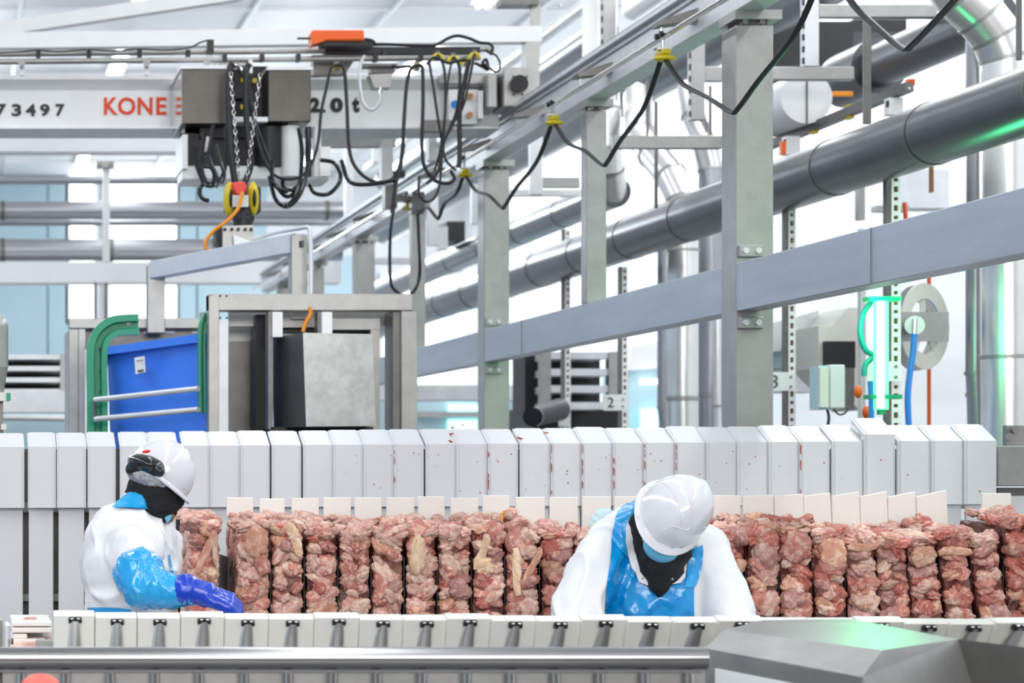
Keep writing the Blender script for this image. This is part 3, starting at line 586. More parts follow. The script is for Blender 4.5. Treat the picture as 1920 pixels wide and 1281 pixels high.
# saddles and cables of the crane festoon
for i, (x, y) in enumerate(((632, 128), (783, 127), (821, 108), (850, 112), (875, 118), (890, 106), (442, 128))):
    t = thing('cable_saddle', W(x, y+8, 12.0), '%s cable saddle on the crane rail, %s in the list from left to right' % ('yellow' if i < 6 else 'steel', nth((2, 3, 4, 5, 6, 7, 1)[i])), 'cable saddle', 'crane cable saddles')
    c = W(x, y, 12.0); q = MB(); N = 10
    pts = [c+Vector((.03*math.cos(math.pi*k/N), 0, .028*math.sin(math.pi*k/N)-.012)) for k in range(N+1)]
    q.tube([p+Vector((0, 0, 0)) for p in pts], .011, 8).build('saddle', M['yellow'] if i < 6 else M['chrome'], t, True)
    MB().box(c.x-.012, c.x+.012, 12.0, 12.06, c.z-.01, c.z+.04).build('hanger', M['steel_d'], t)
CR = [
 ([(632, 121), (620, 130), (612, 165), (602, 212), (595, 275), (575, 322), (545, 336), (512, 326), (488, 280), (470, 200), (458, 150), (447, 128)], .012),
 ([(632, 121), (645, 130), (650, 190), (655, 280), (670, 318), (700, 340), (735, 336), (752, 300), (757, 235), (762, 165), (770, 130), (783, 122)], .014),
 ([(783, 122), (792, 130), (793, 200), (791, 265), (795, 310), (815, 338), (840, 344), (852, 335), (845, 320)], .014),
 ([(805, 118), (812, 160), (820, 215), (828, 270), (825, 340), (815, 370), (800, 378), (786, 365), (786, 330)], .010),
 ([(821, 102), (833, 130), (835, 200), (828, 270), (815, 320)], .010), ([(850, 106), (862, 130), (858, 200), (840, 250), (828, 275), (822, 320), (800, 345)], .012),
 ([(850, 106), (842, 140), (835, 200), (832, 270)], .008),
 ([(880, 112), (870, 160), (862, 210), (862, 290), (860, 315)], .018), ([(890, 100), (880, 150), (868, 200), (848, 235), (832, 270), (836, 300), (855, 320)], .010),
 ([(890, 118), (905, 125), (915, 130), (912, 112), (905, 118), (915, 125)], .012),
 ([(905, 118), (930, 135), (938, 122), (930, 104), (915, 98), (912, 92)], .008),
 ([(700, 84), (720, 83), (800, 86), (820, 83), (840, 72), (858, 67), (880, 72), (900, 80), (918, 82), (924, 90), (920, 103)], .012),
 ([(683, 73), (698, 76), (706, 84)], .010), ([(757, 270), (750, 320), (742, 345), (735, 400)], .014), ([(770, 124), (745, 126), (735, 122)], .012),
 ([(800, 120), (815, 108), (840, 118), (855, 115), (875, 112)], .012)]
for i, (P, r) in enumerate(CR):
    MB().tube(cable(P, 11.95-.015*i, 0), r*.75, 8).build('crane_cable', M['black'], smooth=True, label='black cable looping from the crane rail saddles, %s of the bundle' % nth(i+1), cat='cable', group='crane festoon cables')
t = thing('junction_box', W(715, 163, 12.2), 'small grey junction box hanging at the crane girder', 'junction box')
MB().R(696, 740, 122, 135, 12.25, .1).build('upper_box', M['steel_d'], t); MB().prism([W(693, 140, 12.2), W(735, 138, 12.2), W(732, 164, 12.2), W(702, 164, 12.2)], (0, .1, 0)).build('lower_box', M['steel'], t); MB().R(680, 745, 119, 124, 12.2, .1).build('bar', M['steel_d'], t)
MB().cyl(W(714, 164, 12.2), W(712, 176, 12.2), .012, n=10).build('gland', M['chrome'], t, True)
MB().tube(cable([(712, 176), (712, 190), (705, 202), (694, 206), (682, 195), (676, 170), (674, 140), (677, 118), (684, 104)], 12.1, 0), .010, 8).build('grey_conduit', M['steel_l'], smooth=True, label='light grey conduit loop beside the junction box', cat='conduit')
# end carriage
t = thing('end_carriage', W(930, 215, 12.4), 'grey crane end carriage with orange bolts and a black buffer hole', 'crane end')
MB().R(842, 895, 168, 232, 12.6, .05).build('mount_plate', M['paint'], t); MB().R(897, 906, 170, 222, 12.55, .1).build('edge_plate', M['paint'], t)
for y in (180, 215): MB().cyl(W(881, y, 12.6), W(881, y, 12.55), .02, n=6).build('bolt', M['bolt'], t)
MB().R(825, 934, 136, 162, 12.6, .2).build('motor_housing', M['steel'], t, bevel=.02); MB().R(913, 934, 136, 203, 12.5, .25).build('gearbox', M['steel'], t, bevel=.01)
MB().cyl(W(853, 196, 12.55), W(853, 196, 12.5), .025, n=14).build('blue_button', M['hose'], t, True)
MB().R(944, 992, 127, 200, 12.45, .3).build('buffer_plate', M['steel'], t, bevel=.006); MB().cyl(W(974, 157, 12.44), W(974, 157, 12.40), .052, n=28).build('black_buffer', M['black'], t, True)
for x, y in ((963, 144), (988, 144), (963, 177), (980, 177)): MB().cyl(W(x, y, 12.45), W(x, y, 12.44), .006, n=8).build('bolt', M['dark'], t)
MB().R(795, 850, 225, 245, 12.5, .1).build('rail_wheel_box', M['steel_d'], t)
# portal frame and brace behind the crane
t = thing('portal_frame', W(990, 200, 14), 'white and grey square tube portal frame behind the crane rail', 'frame')
p, q = W(-160, 62, 14), W(1012, 88, 14)
MB().bar(W(-160, 80, 14), W(1012, 66, 14), .105, .105).build('top_bar', M['paint'], t); MB().R(986, 1012, 52, 230, 13.95, .12).build('column', M['steel'], t)
MB().R(998, 1013, -20, 52, 14, .06).build('hanger', M['steel'], t); MB().R(940, 1012, -6, 8, 13.95, .15).build('top_plate', M['steel_d'], t)
for x in (976, 1050): MB().cyl(W(x, 8, 14), W(x, 13, 14), .01, n=6).build('bolt', M['chrome'], t)
MB().bar(W(-80, 68, 15.5), W(450, -12, 15.5), .10, .10).build('roof_brace', M['paint'], label='pale sloping square brace at the upper left corner', cat='brace')
# vertical cables and chains to the hook
for i, (x0, x1, x2, r) in enumerate(((430, 432, 442, .020), (462, 466, 456, .018))):
    MB().tube(cable([(x0+6, 120), (x0, 135), (x0-1, 200), (x1, 270), (x1+4, 310), (x2, 350)], 11.9, 0), r, 10).build('lifting_cable', M['black'], smooth=True, label='thick black cable going down to the hook block, %s one' % ('left' if i == 0 else 'right'), cat='cable')
MB().tube(cable([(466, 150), (475, 210), (490, 260), (512, 318)], 11.85, 0), .007, 8).build('thin_cable', M['black'], smooth=True, label='thin black cable slanting right in front of the hoist', cat='cable')
for nm, (xa, ya, xb, yb) in (('left', (433, 140, 448, 335)), ('right', (488, 142, 462, 340))):
    t = thing('lifting_chain', W(xb, yb, 11.8), 'silver link chain on the hoist, %s of the two' % nm, 'chain')
    A_, B_ = W(xa, ya, 11.8), W(xb, yb, 11.8); d = (B_-A_)/22
    base = None
    for k in range(22):
        c = A_+d*k
        if k < 2:
            q = MB(); pts = []
            for j in range(9):
                a = 2*math.pi*j/8; e = Vector((1, 0, 0)) if k == 0 else Vector((.25, 1, 0)).normalized(); pts.append(c+e*.009*math.cos(a)+Vector((0, 0, .017*math.sin(a))))
            o = q.tube(pts, .0028, 5, caps=False).build('link', M['chrome'], t, True)
            if k == 0: L0 = o
            else: L1 = o
        else:
            s = (L0, L1)[k % 2]; o = s.copy(); COL.objects.link(o); o.parent = t; o.location = d*(k-(k % 2))
# hook block
t = thing('hook_block', W(455, 405, 11.5), 'black hook block with yellow side cheeks and a red cloth', 'hook')
for x in (430, 474):
    q = MB(); c = W(x, 374, 11.5); q.ell(c, (.034, .055, .098), 18, 12).build('yellow_cheek', M['yellow'], t, True)
    MB().ell(c-Vector((-.002, .035, 0)), (.014, .03, .055), 12, 8).build('slot', M['black'], t, True)
MB().R(421, 490, 345, 402, 11.5, .08).build('black_body', M['black'], t, bevel=.02); MB().R(436, 466, 366, 388, 11.42, .06).build('face_plate', M['steel'], t)
MB().prism([W(434, 342, 11.42), W(460, 340, 11.42), W(464, 353, 11.42), W(455, 368, 11.42), W(444, 366, 11.42), W(437, 355, 11.42)], (0, .05, 0)).build('red_cloth', M['red'], t, bevel=.008); MB().cyl(W(455, 388, 11.5), W(455, 412, 11.5), .05, .06, n=20).build('swivel', M['dark'], t, True)
MB().cyl(W(456, 402, 11.5), W(456, 425, 11.5), .058, .054, n=20).build('neck', M['black'], t, True); MB().ell(W(458, 408, 11.5), (.062, .05, .036), 18, 10).build('dome', M['blackg'], t, True)
MB().tube(cable([(455, 360), (447, 390), (425, 415), (402, 432), (388, 448), (385, 462), (392, 470)], 11.3, 0), .010, 8).build('orange_cable', M['orange_c'], smooth=True, label='orange cable curving from the hook block to the lifting frame', cat='cable')
t = thing('lifting_clamp', W(440, 480, 11.2), 'grey steel claw bracket gripping the slanted frame bar', 'clamp')
MB().prism([W(418, 424, 11.2), W(475, 422, 11.2), W(478, 455, 11.2), W(440, 468, 11.2), W(436, 482, 11.2), W(418, 462, 11.2)], (0, .05, 0)).build('front_plate', M['steel'], t)
MB().prism([W(403, 428, 11.3), W(418, 424, 11.3), W(418, 480, 11.3), W(424, 482, 11.3), W(405, 455, 11.3)], (0, .12, 0)).build('side_claw', M['dark'], t)
MB().prism([W(438, 440, 11.15), W(476, 455, 11.15), W(440, 466, 11.15)], (0, .03, 0)).build('gusset', M['steel_l'], t)
for x in (422, 435, 447, 460, 471): MB().cyl(W(x, 430, 11.2), W(x, 430, 11.18), .009, n=8).build('bolt', M['dark'], t)

# ================================================================ lifted frames and blue tote
YL, YR = 11.4, 10.0
t = thing('lifting_yoke', W(430, 600, 10.8), 'slanted inverted U yoke of square steel tube above the boxes', 'frame')
A_, B_ = W(290, 507, 11.35), W(566, 455, 10.2)
MB().bar(A_, B_, .075, .095).build('top_bar', M['steel_l'], t, bevel=.004)
MB().bar(A_+Vector((0, -.04, -.01)), B_+Vector((0, -.04, -.01)), .012, .03).build('weld_strip', M['steel_d'], t)
a = W(276, 497, 11.35); b = W(309, 620, 11.35); MB().box(a.x, b.x, 11.33, 11.43, W(0, 625, 11.35).z, a.z).build('left_leg', M['steel'], t, bevel=.004)
a = W(545, 441, 10.2); b = W(583, 600, 10.2); MB().box(a.x, b.x-.02, 10.18, 10.28, b.z, a.z).build('right_leg', M['steel'], t, bevel=.004)
MB().tube(cable([(478, 448, 10.6), (520, 436, 10.35), (568, 427, 10.1), (577, 427, 10.08), (581, 434, 10.07), (583, 480, 10.07), (583, 568, 10.07)], 10, 0), .011, 10).build('guide_tube', M['steel_l'], t, True)
MB().R(578, 588, 566, 576, 10.04, .04).build('tube_end', M['steel_d'], t)
MB().tube(cable([(581, 576), (582, 590), (574, 604), (568, 622)], 10.0, 0), .010, 8).build('orange_cable', M['orange_c'], smooth=True, label='short orange cable hanging into the right steel frame', cat='cable')
# left frame
t = thing('tote_lifter', W(250, 850, YL), 'grey steel frame holding the blue tote between green guides', 'frame')
MB().R(129, 148, 616.5, 860, YL+.001, .5).build('left_column', M['steel'], t, bevel=.004); MB().R(148, 160, 620, 860, YL-.02, .1).build('inner_column', M['steel'], t)
MB().R(129, 382, 597, 616, YL, .08).build('top_bar', M['steel'], t, bevel=.004); MB().R(160, 382, 616, 655, YL+.1, .04).build('slotted_plate', M['steel_d'], t)
for x in (270, 310, 360): MB().R(x, x+18, 621, 626, YL+.08, .02).build('slot', M['paint'], t)
MB().R(378, 392, 585, 860, 10.4, .1).build('right_column', M['steel'], t); MB().R(391, 397, 600, 860, 10.35, .1).build('gap_strip', M['dark'], t)
t = thing('blue_tote', W(290, 860, 10.9), 'bright blue plastic tote with a white label, tilted in green guides', 'tote')
P = [W(190, 657, 10.75), W(385, 630, 10.2), W(388, 860, 10.2), W(208, 860, 10.8), W(202, 684, 10.77)]
MB().prism(P, (.05, .6, 0)).build('body', M['blue'], t)
MB().bar(W(189, 660, 10.72), W(386, 633, 10.17), .03, .04).build('rim', M['blue'], t)
pl = MB().prism([W(252, 671, 10.5), W(271, 668, 10.44), W(273, 698, 10.44), W(254, 702, 10.5)], (0, -.004, 0)).build('label', M['tag'], t)
MB().prism([W(255, 676.5, 10.47), W(269, 674.5, 10.42), W(269, 676, 10.42), W(255, 678, 10.47)], (0, -.004, 0)).build('print_line', M['text_k'], pl)
MB().prism([W(258, 694, 10.47), W(269, 692.5, 10.42), W(269, 697, 10.42), W(258, 698.5, 10.47)], (0, -.004, 0)).build('print_block', M['steel_d'], pl)
def guide(pxs, Y, w, d, nm, lab, holes=()):
    t = thing('tote_guide', W(pxs[-1][0], pxs[-1][1], Y), lab, 'guide')
    P = smoothpts([W(x, y, Y) for x, y in pxs], 6); q = MB(); n = len(P)
    prof = [(-w/2, 0), (-w/2, -d), (-w*.22, -d), (-w*.16, -d*.5), (w*.10, -d*.5), (w*.16, -d), (w/2, -d), (w/2, 0)]
    vs = []
    for i, p in enumerate(P):
        tt = (P[min(i+1, n-1)]-P[max(i-1, 0)]).normalized(); nn = Vector((tt.z, 0, -tt.x))
        for u, v in prof: vs.append(p+nn*u+Vector((0, v, 0)))
    m = len(prof); fs = [(i*m+k, i*m+(k+1) % m, (i+1)*m+(k+1) % m, (i+1)*m+k) for i in range(n-1) for k in range(m)]+[tuple(range(m)), tuple(range((n-1)*m, n*m))]
    q.add(vs, fs).build('channel', M['green'], t)
    for x, y in holes: MB().cyl(W(x, y, Y-d*.5), W(x, y, Y-d*.5-.012), .012, n=12).build('bolt', M['chrome'] if y < 640 else M['dark'], t, True)
    return t
guide([(258, 610), (235, 611), (212, 614), (192, 628), (182, 650), (180, 690), (181, 740), (181, 860)], 10.75, .105, .09, '', 'green plastic C-shaped guide at the left of the blue tote', ((197, 612), (241, 607), (190, 655), (190, 697), (191, 735)))
guide([(386, 590), (378, 610), (376, 640), (376, 700), (377, 775)], 10.15, .032, .06, '', 'narrow green guide edge at the right of the blue tote')
t = thing('tube_barrier', W(270, 800, 10.5), 'two parallel grey tubes across the blue tote', 'tube rail')
MB().cyl(W(178, 750, 10.55), W(372, 729, 10.05), .014, n=12).build('upper_tube', M['steel_l'], t, True); MB().cyl(W(179, 786, 10.55), W(372, 768, 10.05), .014, n=12).build('lower_tube', M['steel_l'], t, True)
MB().cyl(W(177, 748, 10.55), W(178, 788, 10.55), .009, n=8).build('end_link', M['steel_d'], t, True)
# right frame
t = thing('counterweight_frame', W(590, 860, YR), 'large grey steel frame with a dark interior beside the blue tote', 'frame')
MB().R(391, 412, 552, 860, YR, .10).build('outer_column', M['steel'], t, bevel=.004); MB().R(410, 429, 600, 860, YR-.015, .08).build('inner_column', M['steel_l'], t, bevel=.003)
MB().R(391, 775, 551, 583, YR, .10).build('top_bar', M['steel'], t, bevel=.005)
MB().prism([W(410, 551, YR-.004), W(392, 556, YR-.004), W(392, 860, YR-.004), W(410, 860, YR-.004)], (0, -.004, 0)).build('corner_strip', M['steel'], t)
a = W(744, 583, YR); b = W(776, 860, YR)
MB().box(W(752, 0, YR).x, W(783, 0, YR).x, YR, YR+.25, b.z, a.z).build('right_column', M['steel'], t, bevel=.004)
MB().R(737, 752, 583, 860, YR+.03, .2).build('right_inner_side', M['steel_d'], t)
MB().R(429, 500, 612, 860, YR+.5, .02).build('rear_plate', M['steel'], t)
MB().R(430, 745, 584, 612, YR+.28, .06).build('rear_bar', M['steel'], t)
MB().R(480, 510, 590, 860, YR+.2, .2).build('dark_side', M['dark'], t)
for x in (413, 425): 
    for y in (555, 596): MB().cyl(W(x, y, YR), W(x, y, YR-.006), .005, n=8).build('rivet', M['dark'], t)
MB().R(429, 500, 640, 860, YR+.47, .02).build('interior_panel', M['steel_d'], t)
t = thing('steel_cabinet', W(600, 860, 9.8), 'scratched steel box with a light front and dark left side', 'cabinet')
b0, b1 = W(570, 626, 9.72), W(703, 800, 9.72)
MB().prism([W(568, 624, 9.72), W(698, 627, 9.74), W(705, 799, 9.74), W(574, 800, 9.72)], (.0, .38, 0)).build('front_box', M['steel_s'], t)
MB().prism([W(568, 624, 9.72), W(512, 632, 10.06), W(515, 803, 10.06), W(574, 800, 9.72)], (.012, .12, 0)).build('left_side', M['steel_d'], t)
MB().R(503, 512, 585, 805, 9.95, .1).build('side_post', M['steel_d'], t); MB().R(511, 530, 585, 632, 9.93, .08).build('hanger_bracket', M['steel_l'], t); MB().R(604, 623, 585, 628, 9.9, .08).build('hanger_bracket', M['steel_l'], t)
MB().R(596, 604, 585, 628, 9.95, .1).build('bracket_side', M['steel_d'], t)
MB().R(623, 712, 597, 618, 10.15, .05).build('upper_frame', M['steel'], t); MB().R(695, 712, 618.5, 860, 10.151, .05).build('frame_side', M['steel'], t); MB().R(530, 600, 592, 614, 10.2, .05).build('upper_frame', M['steel'], t)
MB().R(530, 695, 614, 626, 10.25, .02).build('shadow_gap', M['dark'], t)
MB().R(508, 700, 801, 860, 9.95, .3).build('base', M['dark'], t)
# gantry standing legs so the frames rest on something behind the guards
t = thing('frame_stand', (W(450, 860, 10.5).x, 10.6, 0), 'steel stand under the lifted frames, hidden behind the guards', 'stand')
z = W(0, 860, 10.0).z
MB().box(W(125, 0, 11.4).x, W(790, 0, 10).x, 9.9, 11.9, z-.06, z).build('stand_top', M['steel_d'], t)
for x in (.8, 2.0):
    for y in (10.0, 11.8): MB().box(x-.04, x+.04, y-.04, y+.04, 0, z-.06).build('stand_leg', M['steel_d'], t)
# curved machine at the left edge
t = thing('left_machine', W(0, 800, 9), 'grey rounded machine column with green tabs at the left picture edge', 'machine')
MB().cyl(W(-6, 615, 9), W(-6, 690, 9), .05, n=24).build('column', M['steel'], t, True); MB().ell(W(-6, 615, 9), (.05, .05, .06), 20, 12).build('dome', M['steel'], t, True)
MB().cyl(W(-6, 690, 9), W(-8, 735, 9), .048, .035, n=24).build('cone', M['steel'], t, True); MB().R(-12, 18, 736, 752, 8.95, .05).build('clamp', M['cream'], t); MB().R(12, 20, 737, 751, 8.94, .05).build('green_tab', M['green'], t)
MB().R(-12, 6, 752, 860, 9, .03).build('rod', M['steel_d'], t); MB().R(2, 12, 795, 806, 8.95, .04).build('lower_tab', M['cream'], t)
# ================================================================ white guard blocks
def lerp(a, b, t): return a+(b-a)*t
seams = [-66, -9, 49, 106, 163, 221, 279, 338, 394, 451, 508, 567, 625, 682, 739, 797, 856, 915, 974, 1033, 1091, 1150, 1208, 1267, 1325, 1383, 1442, 1500, 1559, 1621, 1682, 1747, 1809, 1870]
bigGap = {49: 7, 221: 8, 338: 8, 163: 3, 508: 4, 567: 4, 797: 4, 915: 2, 974: 4, 1559: 5, 1682: 5, 106: 2, 1747: 2.5, 1033: 2}
SPOT = {14: 1, 16: 1, 17: 1}
for i in range(len(seams)-1):
    a, b = seams[i], seams[i+1]; f = (a+60)/1930; Y = lerp(8.42, 7.98, f)
    gl_, gr_ = bigGap.get(a, .9)/2, bigGap.get(b, .9)/2
    yc, yb = lerp(838.5, 826, f), lerp(953, 945.5, f); yt = lerp(812, 795, f)
    raise_ = 13 if a == 1621 else (random.uniform(-1.2, 1.2))
    dy = .125; th = .018
    p = W(a+gl_, yc, Y); q = W(b-gr_, yb, Y); ztop = CZ+(CY-yt+raise_)*(Y+dy)/F
    x0, x1 = p.x, q.x; s = raise_*Y/F if a == 1621 else 0
    lab = 'white guard block, %s in the top row from the left%s' % (nth(i+1), ', sticking up above the others' if a == 1621 else '')
    def bent(mb, x0, x1, e=0):     # bent board: upright face and sloping top, both with thickness
        prof = [(Y+e, q.z), (Y+e, p.z+s-0*e), (Y+dy, ztop-e*.5), (Y+dy, ztop-th-.004), (Y+th, p.z+s-th*.6), (Y+th, q.z)]
        n = len(prof); mb.add([(x0, u, v) for u, v in prof]+[(x1, u, v) for u, v in prof], [(0,1,4,5), (1,2,3,4), (n+5,n+4,n+1,n), (n+4,n+3,n+2,n+1)]+[(k, k+n, (k+1) % n+n, (k+1) % n) for k in range(n)])
    o = MB(); c = .009
    bent(o, x0+c, x1-c, 0); bent(o, x0, x0+c*1.02, .0055); bent(o, x1-c*1.02, x1, .0055)
    o = o.build('guard_block', M['pe'], label=lab, cat='guard', group='top row of white guard blocks')
    if a > 600:                    # drips of meat juice in the seams and specks
        q2 = MB()
        for _ in range(3 if a < 1400 else 1):
            u, v, w_ = random.uniform(a+6, b-6), random.uniform(845, 925), random.uniform(.0015, .0035)
            c_ = W(u, v, Y); q2.prism([(c_.x+w_*math.cos(k*1.05)*random.uniform(.7, 1.3), Y+.0005, c_.z+w_*math.sin(k*1.05)) for k in range(6)], (0, -.0015, 0))
        if a in (1091, 1150, 1208, 1267, 1033, 739, 915, 1500):
            zz = 832
            while zz < 920:
                h = random.uniform(4, 22); c_ = W(a+.8, zz, Y); w_ = random.uniform(.001, .003)
                if random.random() < .75: q2.prism([(c_.x-w_, Y-.0005, c_.z), (c_.x+w_, Y-.0005, c_.z-.01), (c_.x+w_*.6, Y-.0005, c_.z-h*Y/F), (c_.x-w_*.5, Y-.0005, c_.z-h*Y/F)], (0, -.002, 0))
                zz += h+random.uniform(0, 10)
        q2.build('blood_spots', M['blood'], o, kind='stuff')
    # scraps on the sloping top
    for (sx, sy, sw) in ((848, 803, 3), (846, 815, 4.5), (868, 798, 1.5), (845, 829, 5), (975, 823, 7), (1030, 814, 12), (1672, 816, 3)):
        if a < sx < b:
            t_ = (yc-sy)/(yc-yt); yy = Y+dy*t_; c_ = W(sx, sy, yy); k_ = sw*yy/F
            MB().ell(c_+Vector((0, -.002, .002)), (k_, .004, .004), 8, 5, rot=Euler((0, random.uniform(-.5, .7), 0))).build('meat_scrap', M['blood'], o, True)
# lower boards
lows = [(-66, -16), (-9, 43), (54, 100), (110, 158), (167, 215), (224, 272), (281, 330), (341, 391), (394, 444), (447, 500), (504, 560)]+[(565+58.5*k, 620+58.5*k) for k in range(18)]+[(1630, 1684), (1690, 1745), (1750, 1803), (1812, 1867)]
for i, (a, b) in enumerate(lows):
    f = (a+60)/1930; Y = lerp(8.44, 8.0, f)
    MB().R(a, b, lerp(955, 948, f), 1300, Y+.03, .02).build('guard_board', M['pe'], label='white plastic board below the guard blocks, %s from the left' % nth(i+1), cat='guard', group='lower row of white boards', bevel=.003)
t = thing('guard_support_rack', (2, 8.3, 0), 'dark steel frame seen through the gaps of the white boards', 'frame')
MB().bar(W(-70, 952, 8.6), W(1880, 944, 8.15), .05, .04).build('upper_rail', M['steel'], t); MB().bar(W(-70, 1121, 8.6), W(1880, 1110, 8.15), .03, .03).build('lower_rail', M['steel'], t)
MB().box(-.1, 4.1, 8.62, 8.64, .1, W(0, 842, 8.62).z).build('back_sheet', M['steel_d'], t)
for x in (.05, 1.3, 2.6, 3.9): MB().box(x, x+.06, 8.56, 8.62, 0, 1.5).build('leg', M['steel_d'], t)
# ---------------------------------------------------------------- meat line
dv = [(425, 475, 933, 0), (487, 534, 935, 0), (547, 598, 934, 0), (607, 658, 933, 0), (665, 716, 933, 0), (725, 777, 933, 0), (784, 834, 931, 0), (845, 897, 934, 0), (905, 956, 929, 0), (967, 1022, 932, 0), (1031, 1084, 932, 0), (1092, 1146, 931, 0), (1152, 1205, 931, 0), (1212, 1265, 931, 0), (1272, 1328, 930, 0), (1332, 1389, 929, 0), (1393, 1450, 929, 1), (1452, 1506, 928, 2), (1507, 1557, 927, 3), (1560, 1611, 926, 4), (1613, 1663, 926, 5), (1665, 1716, 927, 5), (1719, 1775, 925, 6), (1842, 1896, 925, 0)]
for i, (a, b, y, tilt) in enumerate(dv):
    Y = 7.55; p, q = W(a, y, Y), W(b, 1160, Y); c = (p.x+q.x)/2; w = (q.x-p.x)/2
    lean = math.tan(math.radians(tilt*1.1)); h = p.z-q.z
    pts = [(c-w, Y, q.z), (c+w, Y, q.z), (c+w+0*lean*h, Y, p.z+w*lean*.8), (c-w-0*lean*h, Y, p.z-w*lean*.8)]
    pts = [(x-(z-q.z)*lean*.0, yy, z) for x, yy, z in pts]
    if tilt: pts = [(c-w+.012, Y, q.z), (c+w+.02, Y, q.z), (c+w, Y, p.z+.002*tilt), (c-w, Y, p.z-.002*tilt)]
    MB().prism(pts, (0, .012, 0)).build('divider_plate', M['pe_w'], label='cream plastic divider plate rising behind the meat, %s from the left' % nth(i+1), cat='divider', group='cream divider plates', bevel=.002)
def fleshmat(name, c1, c2, fat, fatpos=.62, rough=.38):
    m = bpy.data.materials.new(name); m.use_nodes = True; nt = m.node_tree; b = nt.nodes['Principled BSDF']; L = nt.links.new
    tc = nt.nodes.new('ShaderNodeTexCoord'); oi = nt.nodes.new('ShaderNodeObjectInfo'); ad = nt.nodes.new('ShaderNodeVectorMath'); ad.operation = 'ADD'
    mu = nt.nodes.new('ShaderNodeMath'); mu.operation = 'MULTIPLY'; mu.inputs[1].default_value = 37; L(oi.outputs['Random'], mu.inputs[0])
    L(tc.outputs['Object'], ad.inputs[0]); L(mu.outputs[0], ad.inputs[1])
    n1 = nt.nodes.new('ShaderNodeTexNoise'); n1.inputs['Scale'].default_value = 1.6; n1.inputs['Detail'].default_value = 5; n1.inputs['Distortion'].default_value = .9; L(ad.outputs[0], n1.inputs['Vector'])
    r = nt.nodes.new('ShaderNodeValToRGB'); e = r.color_ramp.elements; e[0].position = .3; e[0].color = (*c1, 1); e[1].position = .52; e[1].color = (*c2, 1)
    x = e.new(fatpos); x.color = (*fat, 1); x = e.new(min(.95, fatpos+.14)); x.color = (*tuple(.5*(u+v) for u, v in zip(c2, fat)), 1)
    L(n1.outputs[0], r.inputs[0])
    hv = nt.nodes.new('ShaderNodeHueSaturation'); mr = nt.nodes.new('ShaderNodeMapRange'); mr.inputs[3].default_value = .78; mr.inputs[4].default_value = 1.18
    L(oi.outputs['Random'], mr.inputs[0]); L(mr.outputs[0], hv.inputs['Value']); L(r.outputs[0], hv.inputs['Color']); L(hv.outputs[0], b.inputs['Base Color'])
    n2 = nt.nodes.new('ShaderNodeTexNoise'); n2.inputs['Scale'].default_value = 7; n2.inputs['Detail'].default_value = 5; n2.inputs['Distortion'].default_value = 1.2; L(ad.outputs[0], n2.inputs['Vector'])
    bp = nt.nodes.new('ShaderNodeBump'); bp.inputs['Strength'].default_value = .4; bp.inputs['Distance'].default_value = .2; L(n2.outputs[0], bp.inputs['Height']); L(bp.outputs[0], b.inputs['Normal'])
    b.inputs['Roughness'].default_value = rough; return m
FL = [fleshmat('flesh_pink', (0.500, 0.163, 0.126), (0.660, 0.275, 0.221), (0.840, 0.533, 0.442)), fleshmat('flesh_pale', (0.620, 0.292, 0.245), (0.760, 0.439, 0.363), (0.880, 0.636, 0.537), .58),
      fleshmat('flesh_red', (0.420, 0.086, 0.063), (0.560, 0.172, 0.134), (0.740, 0.378, 0.316), .68), fleshmat('flesh_tan', (0.580, 0.241, 0.158), (0.700, 0.361, 0.245), (0.840, 0.550, 0.411)),
      fleshmat('fat_cream', (0.700, 0.378, 0.300), (0.840, 0.559, 0.442), (0.900, 0.688, 0.569), .58), fleshmat('fat_yellow', (.72, .42, .27), (.82, .57, .38), (.88, .70, .52), .6),
      fleshmat('flesh_mauve', (0.440, 0.181, 0.166), (0.600, 0.301, 0.269), (0.760, 0.482, 0.427))]
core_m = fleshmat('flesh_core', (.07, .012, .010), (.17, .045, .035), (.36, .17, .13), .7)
def piece_mesh(seed, kind=0):
    bm = bmesh.new(); bmesh.ops.create_icosphere(bm, subdivisions=4, radius=1); rnd = random.Random(seed); o = Vector((rnd.uniform(0, 90), rnd.uniform(0, 90), rnd.uniform(0, 90)))
    e = rnd.uniform(2.0, 2.9); fd = Vector((rnd.uniform(-1, 1), 0, rnd.uniform(-1, 1))).normalized(); fo = rnd.uniform(-.5, .5); st = Vector((rnd.uniform(.8, 1.5), 1, rnd.uniform(.8, 1.7)))
    for v in bm.verts:
        n = v.co.normalized(); p = n/((abs(n.x)**e+abs(n.y)**e+abs(n.z)**e)**(1/e)); q = Vector((n.x*st.x, n.y*st.y, n.z*st.z))
        a = noise.noise(q*1.25+o)
        w = noise.noise(q*2.6+o*1.7+Vector((a, a, a))*1.3); rid = 1-min(1, abs(w)*3.2)
        c = noise.noise(q*5.5+o)
        g = fd.dot(p)-fo+.30*noise.noise(q*1.6+o*3); groove = math.exp(-(g*7)**2)
        d = .26*a-.15*rid**2+.07*c-.26*groove*(1 if kind == 0 else .3)
        v.co = p*(1+d)
        if v.co.y < -.86: v.co.y = -.86-(v.co.y+.86)*-.22
    me = bpy.data.meshes.new('meat_piece'); bm.to_mesh(me); bm.free(); me.materials.append(FL[0])
    for p in me.polygons: p.use_smooth = True
    return me
PM = [piece_mesh(s, s % 3 == 2) for s in range(18)]
